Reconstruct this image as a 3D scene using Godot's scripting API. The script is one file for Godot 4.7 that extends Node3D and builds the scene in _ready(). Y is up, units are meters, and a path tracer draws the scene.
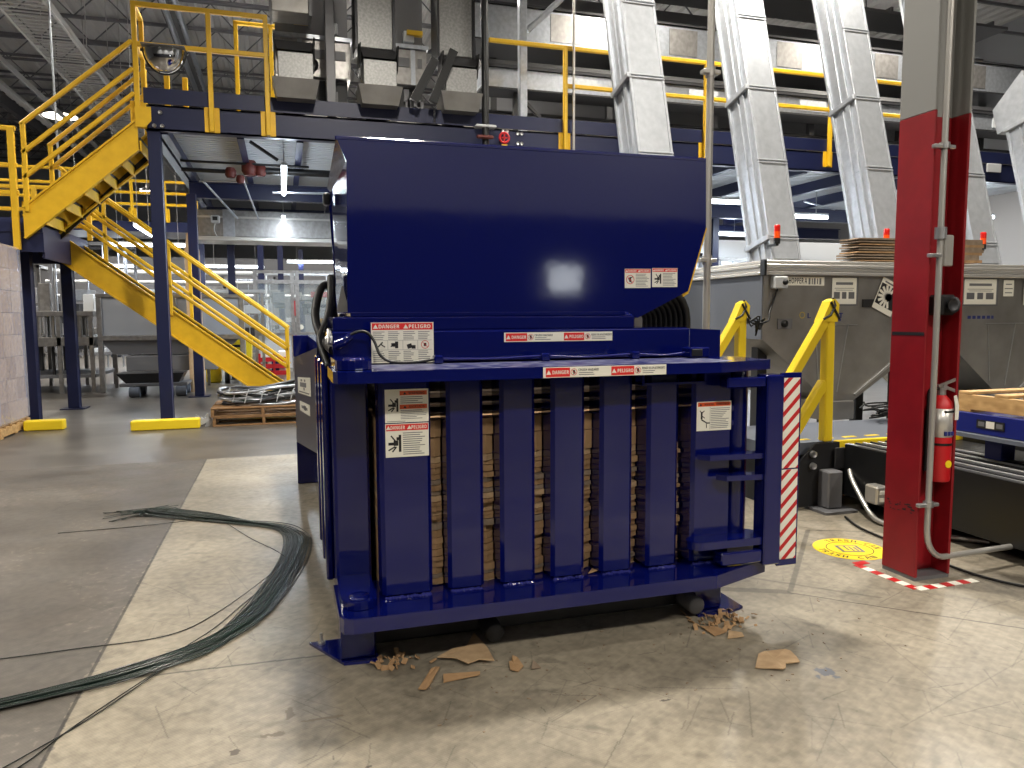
extends Node3D
# An industrial baler on a factory floor. World axes: x to the right along the baler's face, y up, d = depth away from the viewer (d = -z). Metres.

var taken := {}
var M := {}
var rng := RandomNumberGenerator.new()
var font_bold: SystemFont

func V(x: float, y: float, d: float) -> Vector3:
	return Vector3(x, y, -d)

# ---------------------------------------------------------------- naming and placing
func numbered(called: String) -> String:
	if not taken.has(called):
		taken[called] = 0
		return called
	taken[called] += 1
	return "%s_%03d" % [called, taken[called]]

func tag(o: Node, label: String, category: String, group := "", kind := "") -> Node:
	o.set_meta("label", label)
	o.set_meta("category", category)
	if group != "": o.set_meta("group", group)
	if kind != "": o.set_meta("kind", kind)
	return o

func thing(called: String, label: String, category: String, at: Vector3, group := "", kind := "") -> Node3D:
	var o := Node3D.new()
	o.name = numbered(called)
	add_child(o)
	o.position = at
	tag(o, label, category, group, kind)
	return o

# commits shapes given in world coordinates; the node is set back so that they stay there under their parent
func put(called: String, st: SurfaceTool, m: Material, parent: Node3D = null, local := false) -> MeshInstance3D:
	st.generate_normals()
	var o := MeshInstance3D.new()
	o.mesh = st.commit()
	o.material_override = m
	return place(called, o, parent, local)

func place(called: String, o: MeshInstance3D, parent: Node3D, local: bool) -> MeshInstance3D:
	if parent == null:
		o.name = numbered(called)
		add_child(o)
	else:
		o.name = called
		parent.add_child(o, true)
		if not local:
			var g := parent.transform
			var p = parent.get_parent()
			while p != self:
				g = p.transform * g
				p = p.get_parent()
			o.transform = g.affine_inverse()
	return o

func again(called: String, src: MeshInstance3D, m: Material, parent: Node3D, shift: Transform3D) -> MeshInstance3D:
	var o := MeshInstance3D.new()
	o.mesh = src.mesh
	o.material_override = m
	place(called, o, parent, false)
	o.transform = o.transform * shift
	return o

func moved(x: float, y: float, d: float) -> Transform3D:
	return Transform3D(Basis(), V(x, y, d))

# ---------------------------------------------------------------- shapes
func mb() -> SurfaceTool:
	var st := SurfaceTool.new()
	st.begin(Mesh.PRIMITIVE_TRIANGLES)
	st.set_smooth_group(-1)
	return st

func face(st: SurfaceTool, pts: Array, c: Vector3) -> void:
	var n: Vector3 = (pts[1] - pts[0]).cross(pts[2] - pts[0])
	var flip := n.dot(pts[0] - c) > 0.0
	for i in range(1, pts.size() - 1):
		var tri = [pts[0], pts[i], pts[i + 1]]
		if flip: tri = [pts[0], pts[i + 1], pts[i]]
		for p in tri: st.add_vertex(p)

func hexa(st: SurfaceTool, p: Array) -> void:
	# p: four corners of one end, then the four matching corners of the other
	var c := Vector3.ZERO
	for q in p: c += q / 8.0
	face(st, [p[0], p[1], p[2], p[3]], c)
	face(st, [p[4], p[5], p[6], p[7]], c)
	for i in 4:
		var j := (i + 1) % 4
		face(st, [p[i], p[j], p[j + 4], p[i + 4]], c)

func box(st: SurfaceTool, x0: float, x1: float, y0: float, y1: float, d0: float, d1: float, b := 0.0) -> void:
	var c := V((x0 + x1) / 2, (y0 + y1) / 2, (d0 + d1) / 2)
	var h := Vector3(absf(x1 - x0) / 2, absf(y1 - y0) / 2, absf(d1 - d0) / 2)
	cbox(st, Transform3D(Basis(), c), h, b)

func cbox(st: SurfaceTool, t: Transform3D, h: Vector3, b := 0.0) -> void:
	var c := t.origin
	if b <= 0.0:
		var p := []
		for s in [[-1, -1, -1], [1, -1, -1], [1, 1, -1], [-1, 1, -1], [-1, -1, 1], [1, -1, 1], [1, 1, 1], [-1, 1, 1]]:
			p.append(t * Vector3(h.x * s[0], h.y * s[1], h.z * s[2]))
		hexa(st, p)
		return
	b = minf(b, minf(h.x, minf(h.y, h.z)) * 0.95)
	for ax in 3:
		var u := (ax + 1) % 3
		var w := (ax + 2) % 3
		for s in [-1.0, 1.0]:
			var q := []
			for k in [[-1, -1], [1, -1], [1, 1], [-1, 1]]:
				var v := Vector3.ZERO
				v[ax] = s * h[ax]; v[u] = k[0] * (h[u] - b); v[w] = k[1] * (h[w] - b)
				q.append(t * v)
			face(st, q, c)
			for r in [-1.0, 1.0]:
				var e := []
				for k in [-1.0, 1.0]:
					var v := Vector3.ZERO
					v[ax] = s * h[ax]; v[u] = r * (h[u] - b); v[w] = k * (h[w] - b)
					e.append(t * v)
				for k in [1.0, -1.0]:
					var v := Vector3.ZERO
					v[ax] = s * (h[ax] - b); v[u] = r * h[u]; v[w] = k * (h[w] - b)
					e.append(t * v)
				face(st, e, c)
	for sx in [-1.0, 1.0]:
		for sy in [-1.0, 1.0]:
			for sz in [-1.0, 1.0]:
				face(st, [t * Vector3(sx * h.x, sy * (h.y - b), sz * (h.z - b)), t * Vector3(sx * (h.x - b), sy * h.y, sz * (h.z - b)), t * Vector3(sx * (h.x - b), sy * (h.y - b), sz * h.z)], c)

func prism(st: SurfaceTool, poly: Array, axis: String, a: float, b: float) -> void:
	# poly in (x, y) for axis d, (x, d) for axis y, (d, y) for axis x
	var pv := PackedVector2Array()
	for q in poly: pv.append(q)
	if Geometry2D.is_polygon_clockwise(pv): pv.reverse()
	var tri := Geometry2D.triangulate_polygon(pv)
	var p3 := func(q: Vector2, e: float) -> Vector3:
		if axis == "d": return V(q.x, q.y, e)
		if axis == "y": return V(q.x, e, q.y)
		return V(e, q.y, q.x)
	var mid := (a + b) / 2
	for e in [a, b]:
		for i in range(0, tri.size(), 3):
			var q0: Vector3 = p3.call(pv[tri[i]], e)
			var back: Vector3 = p3.call(pv[tri[i]], mid)
			face(st, [q0, p3.call(pv[tri[i + 1]], e), p3.call(pv[tri[i + 2]], e)], back)
	for i in pv.size():
		var q := pv[i]
		var r := pv[(i + 1) % pv.size()]
		var n2 := Vector2(r.y - q.y, q.x - r.x).normalized() * 0.001   # outward for a counter-clockwise outline
		face(st, [p3.call(q, a), p3.call(r, a), p3.call(r, b), p3.call(q, b)], p3.call(q - n2, a))

func sheet(st: SurfaceTool, pts: Array, t: float, toward: Vector3) -> void:
	# a flat plate of thickness t on a 3-D outline; toward = the way it grows
	var n: Vector3 = (pts[1] - pts[0]).cross(pts[2] - pts[0]).normalized()
	if n.dot(toward) < 0: n = -n
	var c := Vector3.ZERO
	for p in pts: c += p / pts.size()
	c += n * t / 2
	var top := []
	for p in pts: top.append(p + n * t)
	face(st, pts, c)
	face(st, top, c)
	for i in pts.size():
		var j := (i + 1) % pts.size()
		face(st, [pts[i], pts[j], top[j], top[i]], c)

func bar(st: SurfaceTool, p: Vector3, q: Vector3, w: float, h: float, up := Vector3.UP, b := 0.0) -> void:
	# a square bar from p to q, h along up, w across
	var y := (q - p).normalized()
	var x := y.cross(up)
	if x.length() < 0.01: x = y.cross(Vector3.FORWARD)
	x = x.normalized()
	var z := x.cross(y).normalized()
	cbox(st, Transform3D(Basis(x, y, z), (p + q) / 2), Vector3(w / 2, (q - p).length() / 2, h / 2), b)

func tube(st: SurfaceTool, pts: Array, r: float, n := 10, caps := true) -> void:
	st.set_smooth_group(1)
	var rings := []
	var side := Vector3.ZERO
	for i in pts.size():
		var t: Vector3 = (pts[mini(i + 1, pts.size() - 1)] - pts[maxi(i - 1, 0)]).normalized()
		if side == Vector3.ZERO: side = t.cross(Vector3.UP if absf(t.y) < 0.9 else Vector3.RIGHT).normalized()
		side = (side - t * side.dot(t)).normalized()
		var up := t.cross(side)
		var ring := []
		for k in n:
			var a := TAU * k / n
			ring.append(pts[i] + (side * cos(a) + up * sin(a)) * r)
		rings.append(ring)
	for i in pts.size() - 1:
		var c: Vector3 = (pts[i] + pts[i + 1]) / 2
		for k in n:
			var k2 := (k + 1) % n
			face(st, [rings[i][k], rings[i][k2], rings[i + 1][k2], rings[i + 1][k]], c)
	st.set_smooth_group(-1)
	if caps:
		face(st, rings[0], pts[1])
		face(st, rings[-1], pts[-2])

func lathe(st: SurfaceTool, t: Transform3D, prof: Array, n := 20, smooth := true) -> void:
	# prof: (radius, height) along the transform's y
	if smooth: st.set_smooth_group(2)
	for i in prof.size() - 1:
		for k in n:
			var a := TAU * k / n
			var b := TAU * (k + 1) / n
			var f := func(q: Vector2, g: float) -> Vector3: return t * Vector3(q.x * cos(g), q.y, q.x * sin(g))
			var q: Array = [f.call(prof[i], a), f.call(prof[i], b), f.call(prof[i + 1], b), f.call(prof[i + 1], a)]
			var mid: Vector2 = (prof[i] + prof[i + 1]) / 2
			var dir: Vector2 = prof[i + 1] - prof[i]
			var inward := Vector2(-dir.y, dir.x).normalized() * 0.001   # left of the way the profile runs is inside when it runs upward
			var cc: Vector3 = f.call(mid + inward, (a + b) / 2)
			if prof[i].x < 1e-5: q = [q[0], q[2], q[3]]
			elif prof[i + 1].x < 1e-5: q = [q[0], q[1], q[2]]
			face(st, q, cc)
	st.set_smooth_group(-1)

func upright(x: float, y: float, d: float) -> Transform3D:
	return Transform3D(Basis(), V(x, y, d))

func smooth_path(ctrl: Array, steps: int) -> Array:
	var out := []
	for i in ctrl.size() - 1:
		var a: Vector3 = ctrl[maxi(i - 1, 0)]
		var b: Vector3 = ctrl[i]
		var c: Vector3 = ctrl[i + 1]
		var e: Vector3 = ctrl[mini(i + 2, ctrl.size() - 1)]
		for s in steps: out.append(b.cubic_interpolate(c, a, e, float(s) / steps))
	out.append(ctrl[-1])
	return out

func words(parent: Node3D, s: String, x: float, y: float, h: float, w: float, m: Material, z := 0.0016, called := "lettering") -> MeshInstance3D:
	var tm := TextMesh.new()
	tm.text = s
	tm.font = font_bold
	tm.font_size = 32
	tm.depth = 0.0
	tm.curve_step = 2.0
	tm.pixel_size = h / (32.0 * 0.72)
	var o := MeshInstance3D.new()
	o.mesh = tm
	o.material_override = m
	o.name = called
	parent.add_child(o, true)
	var bb := tm.get_aabb()
	var k := w / maxf(bb.size.x, 0.0001)
	o.scale = Vector3(k, 1, 1)
	o.position = Vector3(x - (bb.position.x + bb.size.x / 2) * k, y - bb.position.y - bb.size.y / 2, z)
	return o

# ---------------------------------------------------------------- materials
func noise_tex(ca: Color, cb: Color, freq: float, sd: int, size := 256, octaves := 4, stretch := Vector2.ONE, contrast := 1.0) -> ImageTexture:
	var n := FastNoiseLite.new()
	n.seed = sd
	n.frequency = freq
	n.fractal_octaves = octaves
	var g := n.get_seamless_image(size, size)
	if stretch != Vector2.ONE:
		var c := g.duplicate()
		c.resize(maxi(8, int(size / stretch.x)), maxi(8, int(size / stretch.y)))
		c.resize(size, size)
		g = c
	var im := Image.create(size, size, false, Image.FORMAT_RGB8)
	for y in size:
		for x in size:
			var k := clampf((g.get_pixel(x, y).r - 0.5) * contrast + 0.5, 0.0, 1.0)
			im.set_pixel(x, y, ca.lerp(cb, k))
	return ImageTexture.create_from_image(im)

func bump_tex(freq: float, sd: int, size := 256, octaves := 3) -> ImageTexture:
	var n := FastNoiseLite.new()
	n.seed = sd
	n.frequency = freq
	n.fractal_octaves = octaves
	var im := n.get_seamless_image(size, size)
	im.convert(Image.FORMAT_RGBA8)
	im.bump_map_to_normal_map(4.0)
	return ImageTexture.create_from_image(im)

func mat(key: String, col: Color, rough: float, metal := 0.0) -> StandardMaterial3D:
	var m := StandardMaterial3D.new()
	m.resource_name = key
	m.albedo_color = col
	m.roughness = rough
	m.metallic = metal
	M[key] = m
	return m

func tri(m: StandardMaterial3D, tex: Texture2D, per_metre: float) -> StandardMaterial3D:
	m.albedo_texture = tex
	m.albedo_color = Color.WHITE
	m.uv1_triplanar = true
	m.uv1_world_triplanar = true
	m.uv1_scale = Vector3.ONE * per_metre
	return m

func relief(m: StandardMaterial3D, tex: Texture2D, s: float, per_metre := 0.0) -> StandardMaterial3D:
	m.normal_enabled = true
	m.normal_texture = tex
	m.normal_scale = s
	m.uv1_triplanar = true
	m.uv1_world_triplanar = true
	if per_metre > 0.0: m.uv1_scale = Vector3.ONE * per_metre
	return m

func make_materials() -> void:
	var peel := bump_tex(0.02, 5, 256, 2)
	var b := mat("gloss_blue", Color(0.022, 0.052, 0.31), 0.07)
	b.metallic_specular = 0.55
	relief(b, peel, 0.012, 1.5)
	mat("weld_blue", Color(0.16, 0.17, 0.42), 0.12)
	mat("frame_blue", Color(0.06, 0.09, 0.23), 0.40)
	var pl := mat("plate_dust", Color.WHITE, 0.3)
	tri(pl, noise_tex(Color(0.05, 0.06, 0.27), Color(0.40, 0.41, 0.50), 0.02, 77, 256, 5, Vector2.ONE, 2.2), 2.0)
	var y := mat("yellow", Color(0.93, 0.70, 0.05), 0.42)
	tri(y, noise_tex(Color(0.80, 0.63, 0.09), Color(0.87, 0.70, 0.13), 0.02, 3, 256, 4), 0.8)
	var r := mat("red_paint", Color(0.60, 0.06, 0.09), 0.4)
	tri(r, noise_tex(Color(0.47, 0.05, 0.085), Color(0.54, 0.075, 0.11), 0.015, 9, 256, 5), 1.0)
	mat("grey_paint", Color(0.50, 0.50, 0.49), 0.45)
	mat("sign_red", Color(0.80, 0.10, 0.10), 0.45)
	mat("stripe_red", Color(0.70, 0.10, 0.11), 0.4)
	mat("sign_orange", Color(0.80, 0.30, 0.08), 0.45)
	mat("sign_white", Color(0.86, 0.85, 0.80), 0.5)
	mat("print_black", Color(0.06, 0.06, 0.07), 0.6)
	mat("print_grey", Color(0.40, 0.40, 0.41), 0.6)
	mat("print_blue", Color(0.12, 0.16, 0.42), 0.5)
	mat("black_rubber", Color(0.025, 0.026, 0.03), 0.45)
	mat("black_steel", Color(0.055, 0.058, 0.066), 0.4)
	mat("dark_steel", Color(0.20, 0.20, 0.21), 0.45, 0.5)
	var g := mat("galvanized", Color.WHITE, 0.30, 0.82)
	tri(g, noise_tex(Color(0.66, 0.68, 0.71), Color(0.76, 0.78, 0.81), 0.03, 21, 256, 5), 1.2)
	var gl := mat("pale_galvanized", Color.WHITE, 0.42, 0.35)
	tri(gl, noise_tex(Color(0.71, 0.725, 0.74), Color(0.80, 0.815, 0.83), 0.03, 22, 256, 5), 1.2)
	var s := mat("stainless", Color.WHITE, 0.33, 0.85)
	tri(s, noise_tex(Color(0.55, 0.54, 0.53), Color(0.68, 0.67, 0.66), 0.03, 31, 256, 4, Vector2(1, 8)), 1.0)
	var sw := mat("worn_stainless", Color.WHITE, 0.38, 0.7)
	tri(sw, noise_tex(Color(0.52, 0.51, 0.495), Color(0.62, 0.61, 0.595), 0.012, 33, 256, 5), 0.8)
	var ez := mat("elevator_zinc", Color.WHITE, 0.33, 0.55)
	tri(ez, noise_tex(Color(0.68, 0.70, 0.725), Color(0.77, 0.785, 0.81), 0.03, 26, 256, 5), 1.2)
	var dg := mat("dull_galvanized", Color.WHITE, 0.45, 0.45)
	tri(dg, noise_tex(Color(0.50, 0.50, 0.50), Color(0.64, 0.64, 0.63), 0.05, 24, 256, 5), 1.5)
	mat("aluminium", Color(0.80, 0.79, 0.77), 0.32, 0.6)
	mat("chrome", Color(0.82, 0.82, 0.82), 0.06, 1.0)
	mat("bolt_steel", Color(0.72, 0.72, 0.72), 0.3, 0.8)
	mat("conduit", Color(0.72, 0.71, 0.69), 0.34, 0.6)
	var k := mat("cardboard", Color.WHITE, 0.85)
	tri(k, noise_tex(Color(0.55, 0.43, 0.30), Color(0.68, 0.55, 0.40), 0.02, 41, 256, 5), 1.5)
	var k2 := mat("pale_cardboard", Color.WHITE, 0.85)
	tri(k2, noise_tex(Color(0.64, 0.53, 0.40), Color(0.76, 0.65, 0.51), 0.03, 42, 256, 4), 1.5)
	var k3 := mat("grey_cardboard", Color.WHITE, 0.85)
	tri(k3, noise_tex(Color(0.48, 0.42, 0.35), Color(0.58, 0.51, 0.44), 0.03, 43, 256, 4), 1.5)
	for i in 2:
		var w := mat("wood_%d" % i, Color.WHITE, 0.7)
		tri(w, noise_tex([Color(0.60, 0.46, 0.28), Color(0.40, 0.29, 0.18)][i], [Color(0.80, 0.66, 0.45), Color(0.58, 0.44, 0.28)][i], 0.05, 50 + i, 256, 4, Vector2(12, 1)), 1.3)
	mat("pallet_blue", Color(0.06, 0.11, 0.42), 0.4)
	mat("wire_green", Color(0.02, 0.115, 0.085), 0.3)
	mat("wire_dark", Color(0.02, 0.055, 0.05), 0.32)
	mat("rust_brown", Color(0.33, 0.11, 0.08), 0.6)
	mat("machine_dark", Color(0.10, 0.10, 0.11), 0.5)
	mat("machine_grey", Color(0.42, 0.42, 0.43), 0.45, 0.3)
	mat("white_plastic", Color(0.72, 0.73, 0.74), 0.4)
	mat("machine_pale", Color(0.55, 0.56, 0.58), 0.35)
	mat("rubber_grey", Color(0.36, 0.38, 0.42), 0.7)
	mat("crate_red", Color(0.72, 0.07, 0.10), 0.45)
	mat("lamp_orange", Color(0.95, 0.33, 0.05), 0.3)
	mat("lamp_red", Color(0.80, 0.08, 0.04), 0.3)
	var dk := mat("deck_white", Color(0.78, 0.79, 0.80), 0.5)
	dk.metallic = 0.2
	mat("ceiling_deck", Color(0.72, 0.72, 0.72), 0.7)
	mat("joist_grey", Color(0.40, 0.40, 0.42), 0.6)
	mat("tray_grey", Color(0.70, 0.70, 0.70), 0.5, 0.2)
	mat("wall_pale", Color(0.62, 0.63, 0.65), 0.8)
	mat("wall_dark", Color(0.14, 0.15, 0.18), 0.7)
	mat("floor_yellow", Color(0.89, 0.77, 0.10), 0.5)
	var film := mat("film", Color(0.80, 0.80, 0.86, 0.34), 0.2)
	film.transparency = BaseMaterial3D.TRANSPARENCY_ALPHA
	relief(film, bump_tex(0.03, 61, 256, 4), 0.8, 1.2)
	var glass := mat("glass", Color(0.80, 0.86, 0.88, 0.16), 0.05)
	glass.transparency = BaseMaterial3D.TRANSPARENCY_ALPHA
	for e in [["glow_white", Color(1.0, 0.97, 0.90), 14.0], ["glow_tube", Color(0.93, 0.97, 1.0), 9.0], ["glow_window", Color(0.95, 0.98, 1.0), 7.0]]:
		var m := mat(e[0], Color(0.9, 0.9, 0.9), 0.5)
		m.emission_enabled = true
		m.emission = e[1]
		m.emission_energy_multiplier = e[2]

# ---------------------------------------------------------------- lamps
func high_bay(x: float, y: float, d: float, energy: float, label: String, k := 1.0) -> void:
	var t := thing("high_bay_light", label, "lamp", V(x, y, d), "high bay lights under the roof")
	var st := mb()
	lathe(st, upright(x, y, d), [Vector2(0.24 * k, 0.03), Vector2(0.23 * k, 0.10), Vector2(0.12, 0.16), Vector2(0.10, 0.34), Vector2(0.0, 0.36)], 18)
	put("housing", st, M.machine_grey, t)
	st = mb()
	lathe(st, upright(x, y, d), [Vector2(0.0, 0.02 - 0.05 * (k - 1.0)), Vector2(0.18 * k, 0.0), Vector2(0.22 * k, 0.02), Vector2(0.22 * k, 0.04), Vector2(0.0, 0.045)], 18, false)
	put("lens", st, M.glow_white, t)
	st = mb()
	tube(st, [V(x, y + 0.34, d), V(x, 10.5, d)], 0.012, 6)
	put("hanger", st, M.dark_steel, t)
	var l := SpotLight3D.new()
	l.name = "beam_light"
	l.light_energy = energy
	l.light_color = Color(1.0, 0.97, 0.92)
	l.spot_angle = 74.0
	l.spot_range = 40.0
	l.spot_attenuation = 2.0
	l.spot_angle_attenuation = 0.6
	l.light_size = 0.3
	l.shadow_enabled = true
	l.position = Vector3(0, -0.02 - 0.06 * (k - 1.0), 0)
	l.rotation_degrees.x = -90
	t.add_child(l)

func tube_lamp(p: Vector3, q: Vector3, energy: float, label: String, roof := 4.24) -> void:
	var mid := (p + q) / 2
	var t := thing("tube_lamp", label, "lamp", mid, "tube lamps under the mezzanine")
	var st := mb()
	bar(st, p + Vector3(0, 0.06, 0), q + Vector3(0, 0.06, 0), 0.09, 0.04)
	put("housing", st, M.white_plastic, t)
	st = mb()
	tube(st, [p, q], 0.04, 8)
	put("tube", st, M.glow_tube, t)
	for k in [0.15, 0.85]:
		st = mb()
		var h: Vector3 = p.lerp(q, k)
		tube(st, [h + Vector3(0, 0.06, 0), Vector3(h.x, roof, h.z)], 0.008, 6)
		put("hanger", st, M.bolt_steel, t)
	var l := AreaLight3D.new()
	l.name = "tube_light"
	l.area_size = Vector2(0.1, (q - p).length())
	l.light_energy = energy
	l.light_color = Color(0.90, 0.95, 1.0)
	l.shadow_enabled = true
	t.add_child(l)
	var dir := (q - p).normalized()
	l.basis = Basis(dir.cross(Vector3.UP).normalized(), dir, Vector3.UP)
	l.position = Vector3(0, -0.05, 0)
	for k in [-0.3, 0.3]:
		var o := OmniLight3D.new()
		o.name = "side_glow"
		o.light_energy = energy * 0.05
		o.light_color = Color(0.90, 0.95, 1.0)
		o.light_size = 0.12
		o.omni_range = 30.0
		o.omni_attenuation = 2.0
		o.shadow_enabled = true
		t.add_child(o)
		o.position = (q - p) * k + Vector3(0, -0.12, 0)

# ---------------------------------------------------------------- floor
func line_on(data: PackedByteArray, w: int, h: int, x0: float, y0: float, x1: float, y1: float, half: float, mul: float) -> void:
	var n := int(maxf(absf(x1 - x0), absf(y1 - y0))) + 1
	var hw := int(half + 0.5)
	for i in n:
		var k := float(i) / n
		var cx := lerpf(x0, x1, k)
		var cy := lerpf(y0, y1, k)
		for a in range(-hw, hw + 1):
			var px := int(cx + (a if absf(y1 - y0) > absf(x1 - x0) else 0))
			var py := int(cy + (0 if absf(y1 - y0) > absf(x1 - x0) else a))
			if px < 0 or py < 0 or px >= w or py >= h: continue
			var at := (py * w + px) * 3
			for c in 3: data[at + c] = int(data[at + c] * mul)

const FX0 := -3.5
const FX1 := 5.5
const FD0 := 1.2
const FD1 := 8.2

func near_floor_texture() -> ImageTexture:
	var w := 2048
	var h := 1593
	var coarse := FastNoiseLite.new(); coarse.seed = 1; coarse.frequency = 0.0035; coarse.fractal_octaves = 4
	var grain := FastNoiseLite.new(); grain.seed = 2; grain.frequency = 0.07; grain.fractal_octaves = 5
	var scuff := FastNoiseLite.new(); scuff.seed = 3; scuff.frequency = 0.009; scuff.fractal_octaves = 5; scuff.fractal_type = FastNoiseLite.FRACTAL_RIDGED
	var a := coarse.get_image(w, h).get_data()
	var b := grain.get_image(w, h).get_data()
	var c := scuff.get_image(w, h).get_data()
	var out := PackedByteArray()
	out.resize(w * h * 3)
	var bare_a := [98.0, 92.0, 81.0]
	var bare_b := [150.0, 141.0, 124.0]
	var coat_a := [66.0, 62.0, 57.0]
	var coat_b := [98.0, 92.0, 85.0]
	var edge_u := (-0.802 - FX0) / (FX1 - FX0) * w
	for y in h:
		for x in w:
			var i := y * w + x
			var k := 0.55 + (a[i] - 128) / 280.0 + (b[i] - 128) / 400.0 + ((i * 7919 + y * 104729) % 97 - 48) / 330.0
			var sc := c[i] / 255.0
			if sc > 0.74: k -= (sc - 0.74) * 2.6 * (a[i] / 255.0 + 0.2)
			k = clampf(k, 0.0, 1.0)
			var e := edge_u + (b[i] - 128) * 0.05
			var j := i * 3
			if x < e:
				var worn := 0.0
				if b[i] > 186 and a[i] > 140: worn = 0.28
				for q in 3: out[j + q] = int(lerpf(lerpf(coat_a[q], coat_b[q], k), bare_b[q], worn))
			else:
				for q in 3: out[j + q] = int(lerpf(bare_a[q], bare_b[q], k))
	var sx := w / (FX1 - FX0)
	var sy := h / (FD1 - FD0)
	var L := func(x0: float, d0: float, x1: float, d1: float, wid: float, mul: float) -> void:
		line_on(out, w, h, (x0 - FX0) * sx, (d0 - FD0) * sy, (x1 - FX0) * sx, (d1 - FD0) * sy, wid * sx / 2, mul)
	# saw cuts, tape residue, scratches
	L.call(-0.80, FD0, -0.80, FD1, 0.012, 0.55)
	L.call(-0.8, 3.235, 0.15, 3.2, 0.006, 0.62)
	L.call(2.49, 3.21, 3.6, 2.15, 0.008, 0.5)
	L.call(3.357, 4.141, 2.505, 3.215, 0.035, 0.72)
	L.call(2.505, 3.215, 1.9, 3.5, 0.06, 0.75)
	L.call(3.357, 4.141, 3.9, 3.9, 0.01, 0.6)
	L.call(2.3, 3.6, 2.9, 3.0, 0.03, 0.8)
	for i in 900:
		var x := rng.randf_range(-0.7, 4.5)
		var d := rng.randf_range(FD0, 4.6)
		var an := rng.randf_range(-0.9, 0.9) + (PI / 2 if rng.randf() < 0.45 else 0.2)
		var ln := rng.randf_range(0.04, 0.42) * rng.randf()
		L.call(x, d, x + cos(an) * ln, d + sin(an) * ln, 0.001, rng.randf_range(0.72, 0.92))
	for i in 120:
		var x := rng.randf_range(-3.3, 4.5)
		var d := rng.randf_range(FD0, 6.0)
		var an := rng.randf_range(0, PI)
		var ln := rng.randf_range(0.3, 1.1)
		L.call(x, d, x + cos(an) * ln, d + sin(an) * ln, 0.001, rng.randf_range(0.82, 0.93))
	var im := Image.create_from_data(w, h, false, Image.FORMAT_RGB8, out)
	# blots: a painted-over patch, dark drips
	for s in [[2.063, 2.417, 0.055, 0.050, Color(0.33, 0.34, 0.37)], [1.33, 2.42, 0.06, 0.010, Color(0.26, 0.24, 0.21)], [1.62, 2.10, 0.012, 0.008, Color(0.15, 0.13, 0.11)], [-0.02, 2.75, 0.018, 0.05, Color(0.36, 0.32, 0.27)], [-0.08, 2.62, 0.04, 0.018, Color(0.36, 0.32, 0.27)], [0.22, 2.33, 0.02, 0.012, Color(0.25, 0.22, 0.19)], [-0.2, 2.55, 0.02, 0.025, Color(0.3, 0.27, 0.23)], [0.1, 2.68, 0.09, 0.012, Color(0.4, 0.36, 0.3)], [-0.12, 4.0, 0.02, 0.12, Color(0.42, 0.38, 0.32)]]:
		var cx := int((s[0] - FX0) * sx)
		var cy := int((s[1] - FD0) * sy)
		var rx := int(s[2] * sx)
		var ry := int(s[3] * sy)
		for yy in range(-ry, ry + 1):
			for xx in range(-rx, rx + 1):
				var q := Vector2(float(xx) / rx, float(yy) / maxi(ry, 1)).length()
				if q + (b[(cy + yy) * w + cx + xx] - 128) / 150.0 < 0.8:
					im.set_pixel(cx + xx, cy + yy, s[4])
	return ImageTexture.create_from_image(im)

func flat_quad(x0: float, x1: float, d0: float, d1: float, y: float) -> SurfaceTool:
	var st := mb()
	var e := 0.25
	# top with texture coordinates on the floor plan, then sides and underside so that the slab has thickness
	for q in [[x0, d0], [x0, d1], [x1, d1], [x0, d0], [x1, d1], [x1, d0]]:
		st.set_uv(Vector2((q[0] - FX0) / (FX1 - FX0), (q[1] - FD0) / (FD1 - FD0)))
		st.add_vertex(V(q[0], y, q[1]))
	var c := V((x0 + x1) / 2, y - e / 2, (d0 + d1) / 2)
	var P := [V(x0, y, d0), V(x1, y, d0), V(x1, y, d1), V(x0, y, d1)]
	for i in 4:
		var p: Vector3 = P[i]
		var q: Vector3 = P[(i + 1) % 4]
		face(st, [p, q, q - Vector3(0, e, 0), p - Vector3(0, e, 0)], c)
	face(st, [P[0] - Vector3(0, e, 0), P[1] - Vector3(0, e, 0), P[2] - Vector3(0, e, 0), P[3] - Vector3(0, e, 0)], c)
	return st

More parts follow.
